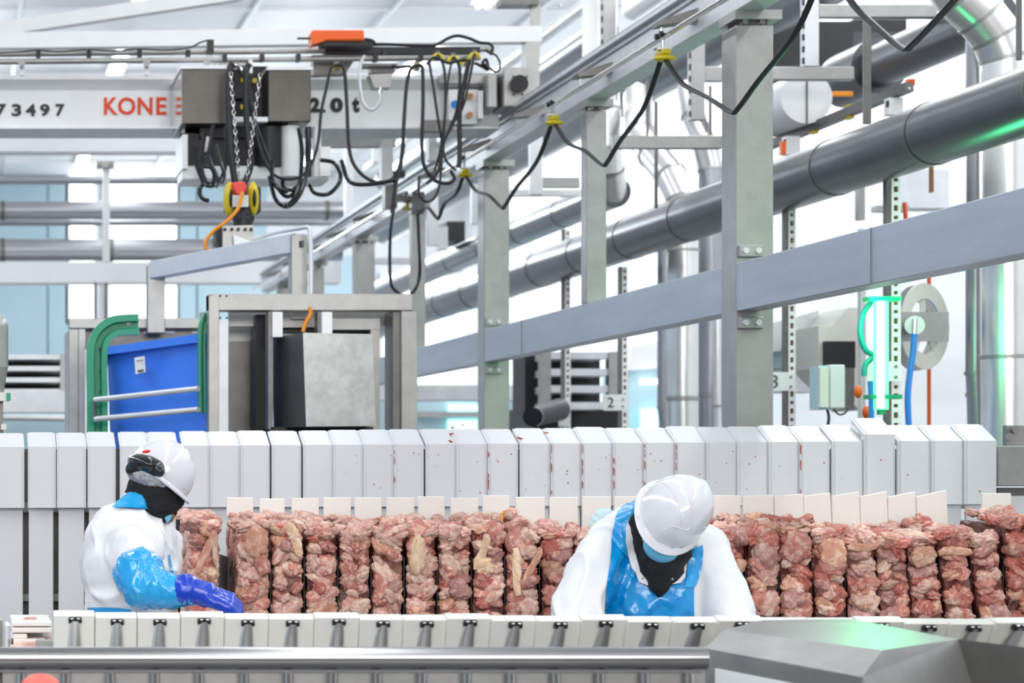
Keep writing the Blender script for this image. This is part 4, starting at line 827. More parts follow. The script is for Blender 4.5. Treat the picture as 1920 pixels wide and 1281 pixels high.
def strip_mesh(seed):          # a curled strip of fat or skin
    rnd = random.Random(seed); P = []; a = rnd.uniform(-.6, .6)
    for k in range(9):
        u = k/8*2-1; P.append(Vector((.45*math.sin(u*1.7+a)*rnd.uniform(.9, 1.1), -.2+.15*math.cos(u*3), u)))
    P = smoothpts(P, 4); q = MB(); n = 12; vs = []; fs = []
    for i, p in enumerate(P):
        w = .55*(1-.5*abs(i/len(P)*2-1)**3); 
        for k in range(n):
            t = 2*math.pi*k/n; r = 1+.25*noise.noise(p*3+Vector((math.cos(t), math.sin(t), seed)))
            vs.append(p+Vector((w*math.cos(t)*r, .45*math.sin(t)*r, 0)))
    m = len(P); fs = [(i*n+k, i*n+(k+1) % n, (i+1)*n+(k+1) % n, (i+1)*n+k) for i in range(m-1) for k in range(n)]+[tuple(range(n)), tuple(range((m-1)*n, m*n))]
    me = bpy.data.meshes.new('meat_strip'); me.from_pydata(vs, [], fs); me.materials.append(FL[4])
    for p in me.polygons: p.use_smooth = True
    return me
SM = [strip_mesh(s) for s in range(6)]
# column: px left, px right (front face at mid height), top y, lean in px (bottom minus top), look
cols = [(356, 413, 985, 0, 'curled pale flap in a dark hollow', 0), (447, 506, 984, 0, 'broad salmon-coloured slab near its top', 0), (513, 569, 988, 0, 'yellow strip curling over a round pink cut', 0), (577, 634, 993, 0, 'folded mauve slices stacked unevenly', 0), (639, 696, 990, 0, 'layered folds and cream chunks', 0), (702, 757, 998, 0, 'many small pale knobbly pieces', 0), (765, 820, 990, 0, 'large yellow skin patch', 0), (827, 884, 996, 0, 'flat round pink cut low down', 0), (891, 948, 990, 0, 'long yellow edge strip at its upper left', 0), (953, 1012, 985, 0, 'oval yellow ring of skin around mauve flesh', 0), (1020, 1078, 1005, 0, 'dark red lean pieces, partly behind the bowed worker', 1), (1083, 1140, 1005, 0, 'red lean pieces hidden by the bowed worker', 1), (1146, 1203, 1005, 0, 'meat pieces hidden behind the blue apron strap', 1), (1209, 1266, 1005, 0, 'meat pieces hidden behind the bowed head', 1), (1272, 1329, 1005, 0, 'meat pieces hidden behind the white sleeve', 1), (1343, 1401, 1000, 2, 'pink pieces beside the right sleeve of the bowed worker', 1), (1407, 1464, 990, 4, 'knotted lumps with a red flap on top', 1), (1469, 1526, 997, 8, 'smooth rounded frosted lump on top', 1), (1531, 1588, 998, 9, 'squarish brown lump with a fold over it', 1), (1595, 1650, 1008, 13, 'bent drumstick-like strip near its top', 1), (1653, 1708, 1010, 14, 'small grey-pink lump between reddish ones', 1), (1712, 1766, 1006, 16, 'flat tan slab leaning to the right', 1), (1772, 1824, 998, 20, 'orange curved strip under a frosted top', 1), (1834, 1886, 1010, 22, 'frosted top and stepped squarish lumps', 1), (1893, 1960, 975, 10, 'dark reddish-orange smooth meat cut off by the picture edge', 2)]
YM = 7.2
zb = W(0, 1165, YM).z
for i, (a, b, yt, lean, look, pal) in enumerate(cols):
    rnd = random.Random(100+i); p0, p1 = W(a, yt, YM), W(b, yt, YM); w = p1.x-p0.x; cx = (p0.x+p1.x)/2; zt = p0.z; h = zt-zb; ln = lean*YM/F
    t = thing('meat_column', (cx, YM+.18, zb), 'upright packed meat column with %s' % look, 'meat', 'meat columns standing in the conveyor pockets')
    # bumpy core block
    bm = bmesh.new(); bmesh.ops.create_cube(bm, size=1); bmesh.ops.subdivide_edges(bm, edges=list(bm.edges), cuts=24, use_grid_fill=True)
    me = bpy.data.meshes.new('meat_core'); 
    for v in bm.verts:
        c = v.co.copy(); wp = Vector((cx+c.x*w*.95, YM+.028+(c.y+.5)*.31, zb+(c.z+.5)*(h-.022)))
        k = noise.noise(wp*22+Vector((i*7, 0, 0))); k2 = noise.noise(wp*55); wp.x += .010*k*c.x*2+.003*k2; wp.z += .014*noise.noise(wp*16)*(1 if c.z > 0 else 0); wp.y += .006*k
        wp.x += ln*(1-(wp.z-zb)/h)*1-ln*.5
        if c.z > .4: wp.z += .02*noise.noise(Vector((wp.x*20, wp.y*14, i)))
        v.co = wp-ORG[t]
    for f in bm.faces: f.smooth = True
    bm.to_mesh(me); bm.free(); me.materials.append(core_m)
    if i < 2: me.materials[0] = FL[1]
    o = bpy.data.objects.new('meat_core', me); COL.objects.link(o); o.parent = t
    def put(me, c, s, rot, m):
        o = bpy.data.objects.new('meat_piece', me); COL.objects.link(o); o.parent = t; cc = Vector(c); cc.x += ln*(1-(cc.z-zb)/h)-ln*.5
        o.location = cc-ORG[t]; o.scale = s; o.rotation_euler = rot; o.material_slots[0].link = 'OBJECT'; o.material_slots[0].material = m; return o
    wts = {0: [28, 30, 7, 9, 14, 3, 9], 1: [36, 14, 19, 11, 4, 0, 16], 2: [10, 0, 60, 25, 0, 0, 5]}[pal]
    pick = lambda: rnd.choices(FL, wts)[0]
    z = zb; hw = w/2; row = 0
    while z < zt-.008:
        rh = rnd.uniform(.030, .046) if pal == 0 else rnd.uniform(.036, .054)
        for side in ((-1, 1) if row % 2 else (-1, 1, 0)):
            big = rnd.random() < .3; rx = rnd.uniform(.023, .034) if not big else rnd.uniform(.036, .046); rz = rx*rnd.uniform(.5, .95)
            if side == 0: rx *= .7; rz *= .7
            ang = rnd.uniform(-1.2, 1.2); ex = math.sqrt((rx*math.cos(ang))**2+(rz*math.sin(ang))**2); ez = math.sqrt((rx*math.sin(ang))**2+(rz*math.cos(ang))**2)
            x = side*(hw-ex)*rnd.uniform(.82, 1.0) if side else rnd.uniform(-.3, .3)*hw
            zz = min(max(z+rnd.uniform(0, rh), zb+ez*.4), zt-ez*.45)
            put(rnd.choice(PM), (cx+x, YM+.028+rnd.uniform(-.007, .009)-(.006 if side == 0 else 0), zz), (rx*1.08, rnd.uniform(.022, .034), rz*1.12), (rnd.uniform(-.2, .2), ang, rnd.uniform(-.2, .2)), pick())
        z += rh; row += 1
    # lumps over the top, going back and standing a bit higher
    for k in range(9 if 10 < i < 15 else 12):
        yy = YM+.03+(k//3)*.085+rnd.uniform(-.02, .02); up = (k//3)*.010
        s = rnd.uniform(.018, .034)
        put(rnd.choice(PM), (cx+((k % 3)-1)*w*.33+rnd.uniform(-.008, .008), yy, zt-.012+up+rnd.uniform(-.006, .016)), (s*rnd.uniform(.8, 1.3), s*1.2, s*rnd.uniform(.5, .95)), (rnd.uniform(-.5, .5), rnd.uniform(-.6, .6), rnd.uniform(0, 3)), pick() if rnd.random() < .6 else FL[1])
    if i in (0, 1, 2):         # exposed left flank
        for k in range(18):
            s = rnd.uniform(.022, .045)
            put(rnd.choice(PM), (cx-w*.46, YM+.06+rnd.uniform(0, .25), zb+rnd.uniform(.02, h-.02)), (.009, s*.8, s), (rnd.uniform(-.5, .5), 0, 0), rnd.choice((FL[1], FL[0], FL[1], FL[6])))
    def strip(px, py, sx, sz, rot, m, y=-.004): 
        c = W(px, py, YM+y); put(rnd.choice(SM), c, (sx*YM/F, .012, sz*YM/F), (0, rot, 0), m)
    def slab(px, py, sx, sz, rot, m, me=None): c = W(px, py, YM+.002); put(me or PM[2], c, (sx*YM/F, .020, sz*YM/F), (0, rot, 0), m)
    if i == 0: strip(386, 1035, 15, 42, .2, FL[3], .004); strip(404, 1030, 11, 34, -.25, FL[4], .004)
    if i == 1: slab(478, 1015, 24, 30, .1, FL[3], PM[5]); slab(492, 1060, 14, 22, -.4, FL[0], PM[8])
    if i == 2: strip(550, 1012, 20, 32, -.7, FL[5], .004); slab(536, 1025, 12, 12, 0, FL[6], PM[11])
    if i == 6: slab(782, 1040, 16, 36, .1, FL[5], PM[5])
    if i == 7: slab(858, 1105, 20, 16, .1, FL[6], PM[5])
    if i == 8: strip(902, 1035, 17, 34, .1, FL[5], .006)
    if i == 9: strip(968, 1072, 16, 44, -.25, FL[5], .002); strip(998, 1058, 13, 34, .3, FL[3], .004)
    if i == 17: slab(1498, 1025, 27, 30, 0, FL[0], PM[2])
    if i == 18: slab(1562, 1035, 26, 28, 0, FL[3], PM[5])
    if i == 19: strip(1622, 1024, 16, 28, 1.2, FL[3], .0)
    if i == 22: strip(1795, 1036, 16, 30, 1.3, FL[3], .0); pass
    if i == 21: slab(1735, 1045, 24, 20, -.3, FL[3], PM[8])
    if i == 9: put(SM[1], W(943, 968, 7.35), (.012, .012, .02), (0, 0, 0), mat('orange_fat', (.75, .28, .03), .4))
# conveyor bed under the columns, dark shade sheets between them
t = thing('pocket_conveyor', (2.2, 7.3, 0), 'steel pocket conveyor carrying the meat columns, dark shade sheets between them', 'conveyor')
MB().box(W(340, 0, YM).x, W(1990, 0, YM).x, YM-.02, 7.6, zb-.06, zb-.008).build('bed', M['steel'], t)
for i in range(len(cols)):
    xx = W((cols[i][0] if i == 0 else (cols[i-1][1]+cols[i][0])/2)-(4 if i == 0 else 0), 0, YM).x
    if i: MB().box(xx-.002, xx+.002, YM+.03, 7.54, zb-.01, zb+.22).build('gap_shade', M['dark'], t)  # dark sheet standing in for the shade between neighbouring columns
for x in (.85, 2.2, 3.6): MB().box(x, x+.08, 7.3, 7.38, 0, zb-.06).build('leg', M['steel_d'], t)
# ---------------------------------------------------------------- front trough: leaning white lips with steel clamps
hx = [61, 141, 220, 300, 383, 465, 549, 636, 719, 801, 882, 967, 1052, 1137, 1222, 1309, 1392, 1480, 1568, 1656, 1744, 1828, 1913]
sm = [100]+[(hx[i]+hx[i+1])/2-2 for i in range(1, len(hx)-1)]+[1955]
for i in range(len(sm)-1):
    a, b = sm[i], sm[i+1]; f = (a-100)/1850; Y = lerp(6.0, 5.62, f); g = .8
    yt = lerp(1146, 1160, f)+(1.5 if i % 3 else -1.5); Yb = Y+.012+.045*f
    # (x at Y) top edge leans toward the camera, board runs down and back
    yf = yt+10
    A_, B_ = W(a+g, yf, Y), W(b-g, yf, Y); zt_ = W(0, yf, Y).z; rim_z = zt_; z_b = zt_-.135
    ya = Y+.06
    t = thing('trough_lip', ((A_.x+B_.x)/2, Y, z_b), 'white plastic trough lip with a steel clamp, %s from the left' % nth(i+1), 'trough lip', 'white trough lips in the front row')
    x0, x1 = A_.x, B_.x; zr = CZ+(CY-yt)*(Y+.035)/F
    dyb = .012+.10*f
    prof = [(Y, zt_), (Y+.035, zr), (Y+.06, zr-.004), (Y+.05+dyb, z_b-.02), (Y+dyb, z_b)]
    prof = [(u, v) for u, v in prof]; n = 5
    MB().add([(x0, u, v) for u, v in prof]+[(x1, u, v) for u, v in prof], [(0,1,2,3,4), (9,8,7,6,5)]+[(k, k+n, (k+1) % n+n, (k+1) % n) for k in range(n)]).build('board', M['pe_g'], t, bevel=.002)
    hpx = hx[i+1]; c = W(hpx, yf+8, Y-.004)
    fr = lambda s_: Y+dyb*s_
    zc_ = c.z
    MB().box(c.x-.019, c.x+.019, Y-.008, Y+.012, zc_-.010, zc_+.008).build('clamp', M['blackg'], t, bevel=.003)
    for s in (-1, 1): MB().ell((c.x+s*.009, Y-.012, zc_+.003), (.006, .004, .0035), 8, 6).build('clamp_screw', M['chrome'], t, True)
    lw = []; bx = c.x-.012-.014*f
    q = MB(); N = 14; vs = []; K = 8
    for k in range(K+1):
        s = k/K; zz = zc_-.004-.105*s; half = lerp(.012, .023+.004*f, min(1, s*1.15)**.6); xc = lerp(c.x, bx+.010, s); yy = lerp(Y-.004, fr(.8)-.002, s)
        for j in range(N):
            ang = 2*math.pi*j/N; vs.append((xc+half*math.cos(ang), yy-.012*math.sin(ang)*(.5+s), zz))
    q.add(vs, [(k*N+j, k*N+(j+1) % N, (k+1)*N+(j+1) % N, (k+1)*N+j) for k in range(K) for j in range(N)]+[tuple(range(N)), tuple(range(K*N, (K+1)*N))]).build('tapered_leg', M['duct_w'], t, True)
t = thing('cutting_conveyor', (2.0, 5.85, 0), 'steel trough structure under the white lips', 'conveyor')
MB().bar((.2, 6.12, 1.16), (3.1, 5.80, 1.12), .06, .06).build('side_rail', M['steel'], t); MB().box(.2, 3.3, 6.0, 6.35, 1.02, 1.06).build('tray', M['steel_l'], t)
for x in (.4, 1.7, 3.0): MB().box(x, x+.07, 6.1, 6.17, 0, 1.05).build('leg', M['steel_d'], t)
# items at the lower left
t = thing('plate_stack', W(60, 1212, 6.3), 'stack of white plastic plates at the lower left behind the rail', 'plates')
for k, (x0, x1, y0, y1) in enumerate(((22, 98, 1166, 1175), (22, 98, 1177, 1187), (25, 51, 1189, 1198), (24, 85, 1198, 1206))): MB().R(x0, x1, y0, y1, 6.3, .3).build('plate', M['pe_w'], t, bevel=.003)
MB().R(51, 98, 1187, 1225, 6.5, .1).build('shadow_board', M['wall'], t); MB().R(18, 100, 1206, 1240, 6.25, .3).build('lower_board', FL[1], t)
o = bpy.data.objects.new('meat_scrap', PM[4]); COL.objects.link(o); o.location = W(57, 1162, 6.4); o.scale = (.022, .02, .008); tag(o, 'small tan meat scrap lying on the white plates at lower left', 'meat')
t = thing('rail_post', W(8, 1230, 5.5), 'rounded steel post end at the lower left edge', 'post')
MB().R(-14, 5, 1158, 1240, 5.5, .05).build('post', M['steel'], t, bevel=.008); MB().R(5, 20, 1168, 1240, 5.5, .05).build('side_post', M['steel_l'], t, bevel=.008); MB().cyl(W(21, 1203, 5.5), W(25, 1203, 5.5), .008, n=10).build('screw', M['blackg'], t, True)
# ---------------------------------------------------------------- foreground rail and plate
YF = 5.0
t = thing('front_rail', W(700, 1290, YF), 'thick horizontal steel tube rail across the foreground', 'rail')
MB().cyl(W(-40, 1235, YF), W(1323, 1235, YF), .0275, n=32).build('tube', M['rail'], t, True)
MB().R(-20, 1322, 1254, 1261, YF+.01, .06).build('edge_strip', M['steel_l'], t, bevel=.002)
MB().R(5, 1322, 1261, 1330, YF+.02, .01).build('face_plate', M['steel'], t)
for k in range(16):
    x = 40+83.5*k; MB().cyl(W(x, 1262, YF-.0), W(x, 1300, YF-.0), .0115, n=16).build('stub_leg', M['chrome'], t, True)
MB().box(0, 1.7, YF+.05, YF+.3, .95, 1.2).build('under_frame', M['steel_d'], t)
for x in (.1, 1.6): MB().box(x, x+.06, YF+.05, YF+.12, 0, .95).build('leg', M['steel_d'], t)
t = thing('red_button', W(76, 1300, 4.6), 'blurred pink-red dome at the bottom left corner', 'button')
MB().ell(W(76, 1292, 4.6), (.046, .03, .034), 24, 14).build('dome', mat('pink_dome', (.85, .16, .13), .5), t, True); MB().cyl(W(76, 1300, 4.62), W(76, 1330, 4.62), .03, n=18).build('stem', M['dark'], t, True)
# foreground housing
def G(px, py, zc): Y = F*-zc/(py-CY); return W(px, py, Y)       # point on a horizontal plane zc below eye level
t = thing('front_housing', (2.3, 4.9, .6), 'foreground grey machine housing with facetted steel cover', 'machine')
zt_ = -.42
A_ = G(1357, 1182, zt_); B_ = G(1655, 1219, zt_); T1 = G(1430, 1163, zt_); T2 = G(1590, 1160, zt_); T3 = G(1797, 1199, zt_)
D_ = W(1322, 1216, A_.y-.10); C_ = W(1617, 1270, B_.y-.10); E_ = W(1985, 1222, T3.y-.25); E2 = W(1920, 1213, T3.y-.18)
q = MB(); q.add([A_, B_, T3, T2, T1], [(0,1,2,3,4)]); q.build('top_face', M['steel_t'], t)
MB().add([A_, D_, C_, B_], [(0,1,2,3)]).build('slanted_face', M['steel'], t)
zl = -1.2
D2 = Vector((D_.x, D_.y, CZ+zl)); C2 = Vector((C_.x, C_.y, CZ+zl)); E_l = Vector((E_.x, E_.y, CZ+zl))
MB().add([D_, D2, C2, C_], [(0,1,2,3)]).build('front_face', M['steel'], t)
MB().add([B_, C_, C2, E_l, E_, T3], [(0,1,2,3,4,5)]).build('right_face', M['steel'], t)
Tl = Vector((T1.x, T1.y, CZ+zl)); T2l = Vector((T2.x, T2.y, CZ+zl)); T3l = Vector((T3.x, T3.y, CZ+zl))
MB().add([A_, T1, Tl, D2, D_], [(0,1,2,3,4)]).build('left_face', M['steel'], t); MB().add([T1, T2, T3, E_, E_l, T3l, T2l, Tl], [(0,1,2,5,6,7), (2,3,4,5)]).build('rear_face', M['steel_d'], t)
dd = (C_-D_).normalized(); nn = dd.cross(Vector((0, 0, 1)))*.004
s0 = D_.lerp(C_, .08)+Vector((0, 0, -.045)); s1 = D_.lerp(C_, .95)+Vector((0, 0, -.045))
MB().prism([s0, s1, s1+Vector((0, 0, -.1)), s0+Vector((0, 0, -.1))], nn).build('sign_plate', M['tag'], t)
MB().prism([s0+Vector((.015, 0, -.012)), s1+Vector((-.01, 0, -.012)), s1+Vector((-.01, 0, -.1)), s0+Vector((.015, 0, -.1))], nn*2).build('sign_panel', M['steel_l'], t)
# ================================================================ workers
def skinmesh(blobs, vox=.012, smooth=6, name='b', fold=0, fs=9, seed=0, stretch=(1, 1, 1)):
    """blobs: ('cap', a, b, ra, rb) tapered capsules and ('ell', centre, radii, rot); fused into one continuous surface"""
    mb = MB()
    for bl in blobs:
        if bl[0] == 'cap':
            _, a, b, ra, rb = bl; a, b = Vector(a), Vector(b)
            mb.tube([a, b], [ra, rb], 16); mb.ell(a, (ra,)*3, 16, 10); mb.ell(b, (rb,)*3, 16, 10)
        elif bl[0] == 'ell': mb.ell(bl[1], bl[2], 20, 14, rot=bl[3] if len(bl) > 3 else None)
    me = bpy.data.meshes.new(name); me.from_pydata(mb.v, [], mb.f); o = bpy.data.objects.new('tmp', me); COL.objects.link(o)
    bm = bmesh.new(); bm.from_mesh(me); bmesh.ops.recalc_face_normals(bm, faces=bm.faces); bm.to_mesh(me); bm.free()
    r = o.modifiers.new('r', 'REMESH'); r.mode = 'VOXEL'; r.voxel_size = vox
    s = o.modifiers.new('s', 'SMOOTH'); s.iterations = smooth; s.factor = .6
    ts = bpy.data.scenes.new('fuse'); COL.objects.unlink(o); ts.collection.objects.link(o)
    with bpy.context.temp_override(scene=ts, view_layer=ts.view_layers[0]):
        dg = ts.view_layers[0].depsgraph or bpy.context.evaluated_depsgraph_get(); dg.update(); m2 = bpy.data.meshes.new_from_object(o.evaluated_get(dg))
    bpy.data.objects.remove(o); bpy.data.scenes.remove(ts)
    if fold:
        nrm = [v.normal.copy() for v in m2.vertices]
        for v, nv_ in zip(m2.vertices, nrm):
            c = v.co; q = Vector((c.x*stretch[0], c.y*stretch[1], c.z*stretch[2]))*fs+Vector((seed, seed, seed)); w = noise.noise(q+Vector((1, 1, 1))*noise.noise(q*.5))
            v.co = c+nv_*fold*((1-min(1, abs(w)*3.5))**2*.9-.15+.35*noise.noise(q*2.3))
    for p in m2.polygons: p.use_smooth = True
    return m2
def addmesh(me, name, m, parent, label=None):
    me.transform(Matrix.Translation(-ORG[parent])); me.materials.clear(); me.materials.append(m)
    o = bpy.data.objects.new(name, me); COL.objects.link(o); o.parent = parent; ORG[o] = ORG[parent]; return tag(o, label)
def sheet(bvh, left, right, off, th, nu=24, nv=40, wob=0):
    """cloth panel lying on a body: rows between two edge lines (picture points), dropped onto the surface, given thickness"""
    L_ = smoothpts([Vector((x, y, 0)) for x, y in left], 12); R_ = smoothpts([Vector((x, y, 0)) for x, y in right], 12)
    def at(P, t):
        f = t*(len(P)-1); i = min(int(f), len(P)-2); return P[i].lerp(P[i+1], f-i)
    G_ = []; cam_o = Vector((0, 0, CZ)); last = None
    for j in range(nv+1):
        row = []
        for i in range(nu+1):
            p = at(L_, j/nv).lerp(at(R_, j/nv), i/nu); d = (W(p.x, p.y, 7)-cam_o).normalized()
            loc, nor, _, dist = bvh.ray_cast(cam_o, d)
            row.append((loc, nor, d))
        G_.append(row)
    pts = {}
    for j, row in enumerate(G_):
        for i, (loc, nor, d) in enumerate(row):
            if loc is None or (last and abs((loc-cam_o).length-last) > .5):
                cand = [(abs(j2-j)+abs(i2-i), G_[j2][i2][0]) for j2 in range(nv+1) for i2 in range(nu+1) if G_[j2][i2][0] is not None]
                D = (min(cand, key=lambda c: c[0])[1]-cam_o).length if cand else 7.0
                loc = cam_o+d*D; nor = -d
            pts[(j, i)] = loc-d*off+Vector((0, 0, 0))+nor*(off*.3+wob*noise.noise(loc*26))
    # relax depth
    for _ in range(2):
        new = dict(pts)
        for j in range(nv+1):
            for i in range(nu+1):
                nb = [pts[k] for k in ((j-1, i), (j+1, i), (j, i-1), (j, i+1)) if k in pts]; a = sum(((p-cam_o).length for p in nb), 0)/len(nb); d = (pts[(j, i)]-cam_o); l = d.length
                new[(j, i)] = cam_o+d/l*min(l, .5*l+.5*a)
        pts = new
    mb = MB(); n = nu+1; front = [pts[(j, i)] for j in range(nv+1) for i in range(n)]; back = [p+(p-cam_o).normalized()*th for p in front]; m = len(front)
    fs = [(j*n+i, j*n+i+1, (j+1)*n+i+1, (j+1)*n+i) for j in range(nv) for i in range(nu)]; fb = [tuple(reversed([k+m for k in f])) for f in fs]
    edge = [(0, i) for i in range(n)]+[(j, nu) for j in range(1, nv+1)]+[(nv, i) for i in range(nu-1, -1, -1)]+[(j, 0) for j in range(nv-1, 0, -1)]
    ids = [j*n+i for j, i in edge]; fe = [(ids[k], ids[k]+m, ids[(k+1) % len(ids)]+m, ids[(k+1) % len(ids)]) for k in range(len(ids))]
    return mb.add(front+back, fs+fb+fe)
def bvh_of(*meshes):
    vs = []; fs = []
    for me in meshes:
        o = len(vs); vs += [v.co.copy() for v in me.vertices]; fs += [tuple(i+o for i in p.vertices) for p in me.polygons]
    return BVHTree.FromPolygons(vs, fs)
def hand_blobs(wrist, dirv, up, s=1.0, curl=.5, side=1, tk=1.0):
    """palm + four unequal bent fingers + thumb leaving the palm side"""
    d = Vector(dirv).normalized(); u = Vector(up); u = (u-d*u.dot(d)).normalized(); x = d.cross(u)*side; w = Vector(wrist); B = []
    B.append(('cap', w, w+d*.03*s, .028*s, .030*s))
    for k in range(4):
        o = x*(.034-.0235*k)*s; L = (.080, .088, .083, .066)[k]*s; a = w+d*.028*s+o*.8; b = w+d*.088*s+o; B.append(('cap', a, b, .0165*s*tk, .0125*s*tk))
        c1 = curl*.7; p1 = b+(d*math.cos(c1)-u*math.sin(c1))*L*.42; c2 = curl*1.5; p2 = p1+(d*math.cos(c2)-u*math.sin(c2))*L*.32; c3 = curl*2.1; p3 = p2+(d*math.cos(c3)-u*math.sin(c3))*L*.26
        B += [('cap', b, p1, .0115*s*tk, .0105*s*tk), ('cap', p1, p2, .0105*s*tk, .0095*s*tk), ('cap', p2, p3, .0095*s*tk, .0085*s*tk)]
    a = w+d*.03*s+x*.026*s; b = a+(d*.6+x*.6-u*.35).normalized()*.042*s; c = b+(d*.9+x*.15-u*.45).normalized()*.032*s; B += [('cap', a, b, .015*s, .012*s), ('cap', b, c, .012*s, .010*s)]
    return B
# ---- right worker, facing us with bowed head
YB = 6.72
P = lambda x, y, Y=YB: W(x, y, Y)
t = thing('person', (P(1225, 0, YB).x, 6.85, 0), 'person in white hard hat and blue apron bowing over the trough, facing us', 'person')
X0 = P(1222, 0).x
pel = Vector((X0+.01, 6.90, .96)); ch = Vector((X0+.005, 6.76, 1.30)); nk = P(1240, 1015, 6.68)
shL, shR = P(1112, 1040, 6.78), P(1345, 1048, 6.78); elL, elR = P(1062, 1190, 6.60), P(1385, 1190, 6.60); wrL, wrR = Vector((P(1150, 0, 6.3).x, 6.28, 1.10)), Vector((P(1300, 0, 6.3).x, 6.28, 1.10))
headc = P(1262, 985, 6.60)
ch.y = 6.84; nk = P(1240, 1030, 6.74)
body = [('cap', pel, ch, .10, .09), ('cap', ch, nk, .07, .05), ('cap', nk, headc, .05, .055), ('ell', headc, (.07, .08, .09), Euler((-.6, .25, 0))),
        ('cap', shL, elL, .045, .038), ('cap', elL, wrL, .036, .026), ('cap', shR, elR, .045, .038), ('cap', elR, wrR, .036, .026), ('cap', shL, shR, .04, .04)]
for s in (-1, 1):
    hip = pel+Vector((s*.09, 0, -.03)); kn = hip+Vector((s*.02, -.03, -.43)); an = kn+Vector((0, .05, -.42)); body += [('cap', hip, kn, .085, .058), ('cap', kn, an, .055, .038), ('cap', an, an+Vector((0, -.15, -.03)), .04, .035)]
b_me = skinmesh(body, .012, 4); addmesh(b_me, 'body', M['skin'], t)
cb = [('ell', Vector((X0, 6.92, 1.00)), (.19, .14, .26)), ('ell', P(1225, 1120, 6.80), (.205, .145, .22)), ('ell', P(1218, 1065, 6.80), (.205, .125, .13)),
      ('cap', P(1145, 1020, 6.78), P(1200, 985, 6.74), .075, .075), ('cap', P(1320, 1035, 6.78), P(1275, 1005, 6.74), .080, .06),
      ('cap', P(1128, 1042, 6.76), P(1088, 1140, 6.66), .085, .082), ('cap', P(1088, 1140, 6.66), P(1078, 1215, 6.55), .082, .075), ('cap', P(1078, 1215, 6.55), wrL, .072, .045),
      ('cap', P(1332, 1058, 6.76), P(1362, 1150, 6.66), .080, .078), ('cap', P(1362, 1150, 6.66), P(1378, 1215, 6.55), .078, .07), ('cap', P(1378, 1215, 6.55), wrR, .07, .045),
      ('ell', Vector((X0, 6.93, .72)), (.20, .15, .30))]
coat = skinmesh(cb, .0085, 7, fold=.016, fs=7.5, seed=3, stretch=(1, 1, .8)); bv = bvh_of(coat)
coat_o = addmesh(coat, 'white_coat', M['cloth'], t)
# gloves
for w_, s in ((wrL, 1), (wrR, -1)): addmesh(skinmesh(hand_blobs(w_, (s*.35, -.55, -.5), (0, -.3, 1), 1.0, .5, -s)+[('cap', w_-Vector((s*.35, -.55, -.5))*.1, w_, .045, .033)], .004, 2), 'glove', M['glove'], t)
for s in (-1, 1):
    hip = pel+Vector((s*.09, 0, -.03)); kn = hip+Vector((s*.02, -.03, -.43)); an = kn+Vector((0, .05, -.42))
    addmesh(skinmesh([('cap', hip, kn, .11, .085), ('cap', kn, an+Vector((0, 0, .1)), .085, .07)], .012, 3), 'trouser_leg', M['cloth'], t)
    addmesh(skinmesh([('cap', an+Vector((0, 0, .12)), an, .062, .055), ('cap', an+Vector((0, .03, -.01)), an+Vector((0, -.16, -.01)), .052, .045)], .01, 3), 'boot', M['paint'], t)
# apron bib: left strap, bib, right strap
ap = lambda L, R, nm='apron_bib', off=.006, th=.002, m='film', **k: sheet(bv, L, R, off, th, **k).build(nm, M[m], t, True)
ap([(1147, 1010), (1143, 1060), (1136, 1110), (1134, 1160)], [(1185, 1052), (1196, 1088), (1215, 1105), (1216, 1160)], nu=18, nv=30, wob=.004)
ap([(1214, 1104), (1214, 1120), (1215, 1140), (1215, 1160)], [(1306, 1060), (1302, 1090), (1300, 1125), (1301, 1160)], nu=26, nv=26, wob=.004, off=.007)
ap([(1190, 938), (1162, 955), (1152, 985), (1146, 1015)], [(1197, 955), (1182, 975), (1174, 1010), (1186, 1056)], 'apron_strap', nu=10, nv=20, m='filml', off=.010)
ap([(1292, 1032), (1290, 1060), (1288, 1085), (1284, 1102)], [(1316, 1022), (1318, 1050), (1312, 1080), (1303, 1100)], 'apron_strap', nu=8, nv=20, m='filml', off=.012)
# blue bow behind shoulder
q = MB()
for s_, (x, y, rx, rz, a) in enumerate(((1132, 962, .032, .016, -.1), (1118, 975, .02, .012, .5), (1108, 985, .006, .02, 0))):
    q.ell(P(x, y, 6.86), (rx, .012, rz), 14, 8, rot=Euler((0, a, 0)))
q.build('apron_bow', M['plastic_t'], t, True)
# snood, face, mask
rot = Euler((-.55, .28, .1))
sn = skinmesh([('cap', P(1240, 975, 6.69), P(1238, 1060, 6.68), .088, .075), ('cap', P(1202, 980, 6.67), P(1225, 1050, 6.65), .038, .05), ('cap', P(1282, 1040, 6.66), P(1250, 1065, 6.64), .026, .042),
    ('cap', P(1238, 1060, 6.64), P(1237, 1095, 6.64), .055, .034), ('cap', P(1237, 1095, 6.64), P(1236, 1115, 6.65), .034, .012)], .007, 5, fold=.004, fs=14, seed=9)
addmesh(sn, 'black_snood', M['knit'], t)
fc = skinmesh([('ell', P(1250, 1010, 6.63), (.055, .06, .080), Euler((-.6, .6, 0)))], .006, 3); fm = fc.copy(); bvf = bvh_of(fc); addmesh(fc, 'face', M['skin'], t)
mk = skinmesh([('ell', P(1240, 1024, 6.59), (.058, .055, .052), Euler((0, .62, 0)))], .005, 3); bvm = bvh_of(mk); 
addmesh(mk, 'face_mask', M['mask'], t)
MB().tube([P(1206, 1014, 6.56), P(1199, 990, 6.56), P(1196, 965, 6.55)], .0016, 6).build('mask_loop', M['paint'], t, True)
for x, y in ((1262, 1031), (1232, 1006)):
    MB().ell(P(x, y, 6.575), (.010, .006, .005), 12, 8, rot=Euler((0, .6, 0))).build('eye', M['blackg'], t, True)
MB().ell(P(1252, 1028, 6.575), (.011, .012, .016), 12, 8, rot=Euler((0, .6, 0))).build('nose', M['skin'], t, True)
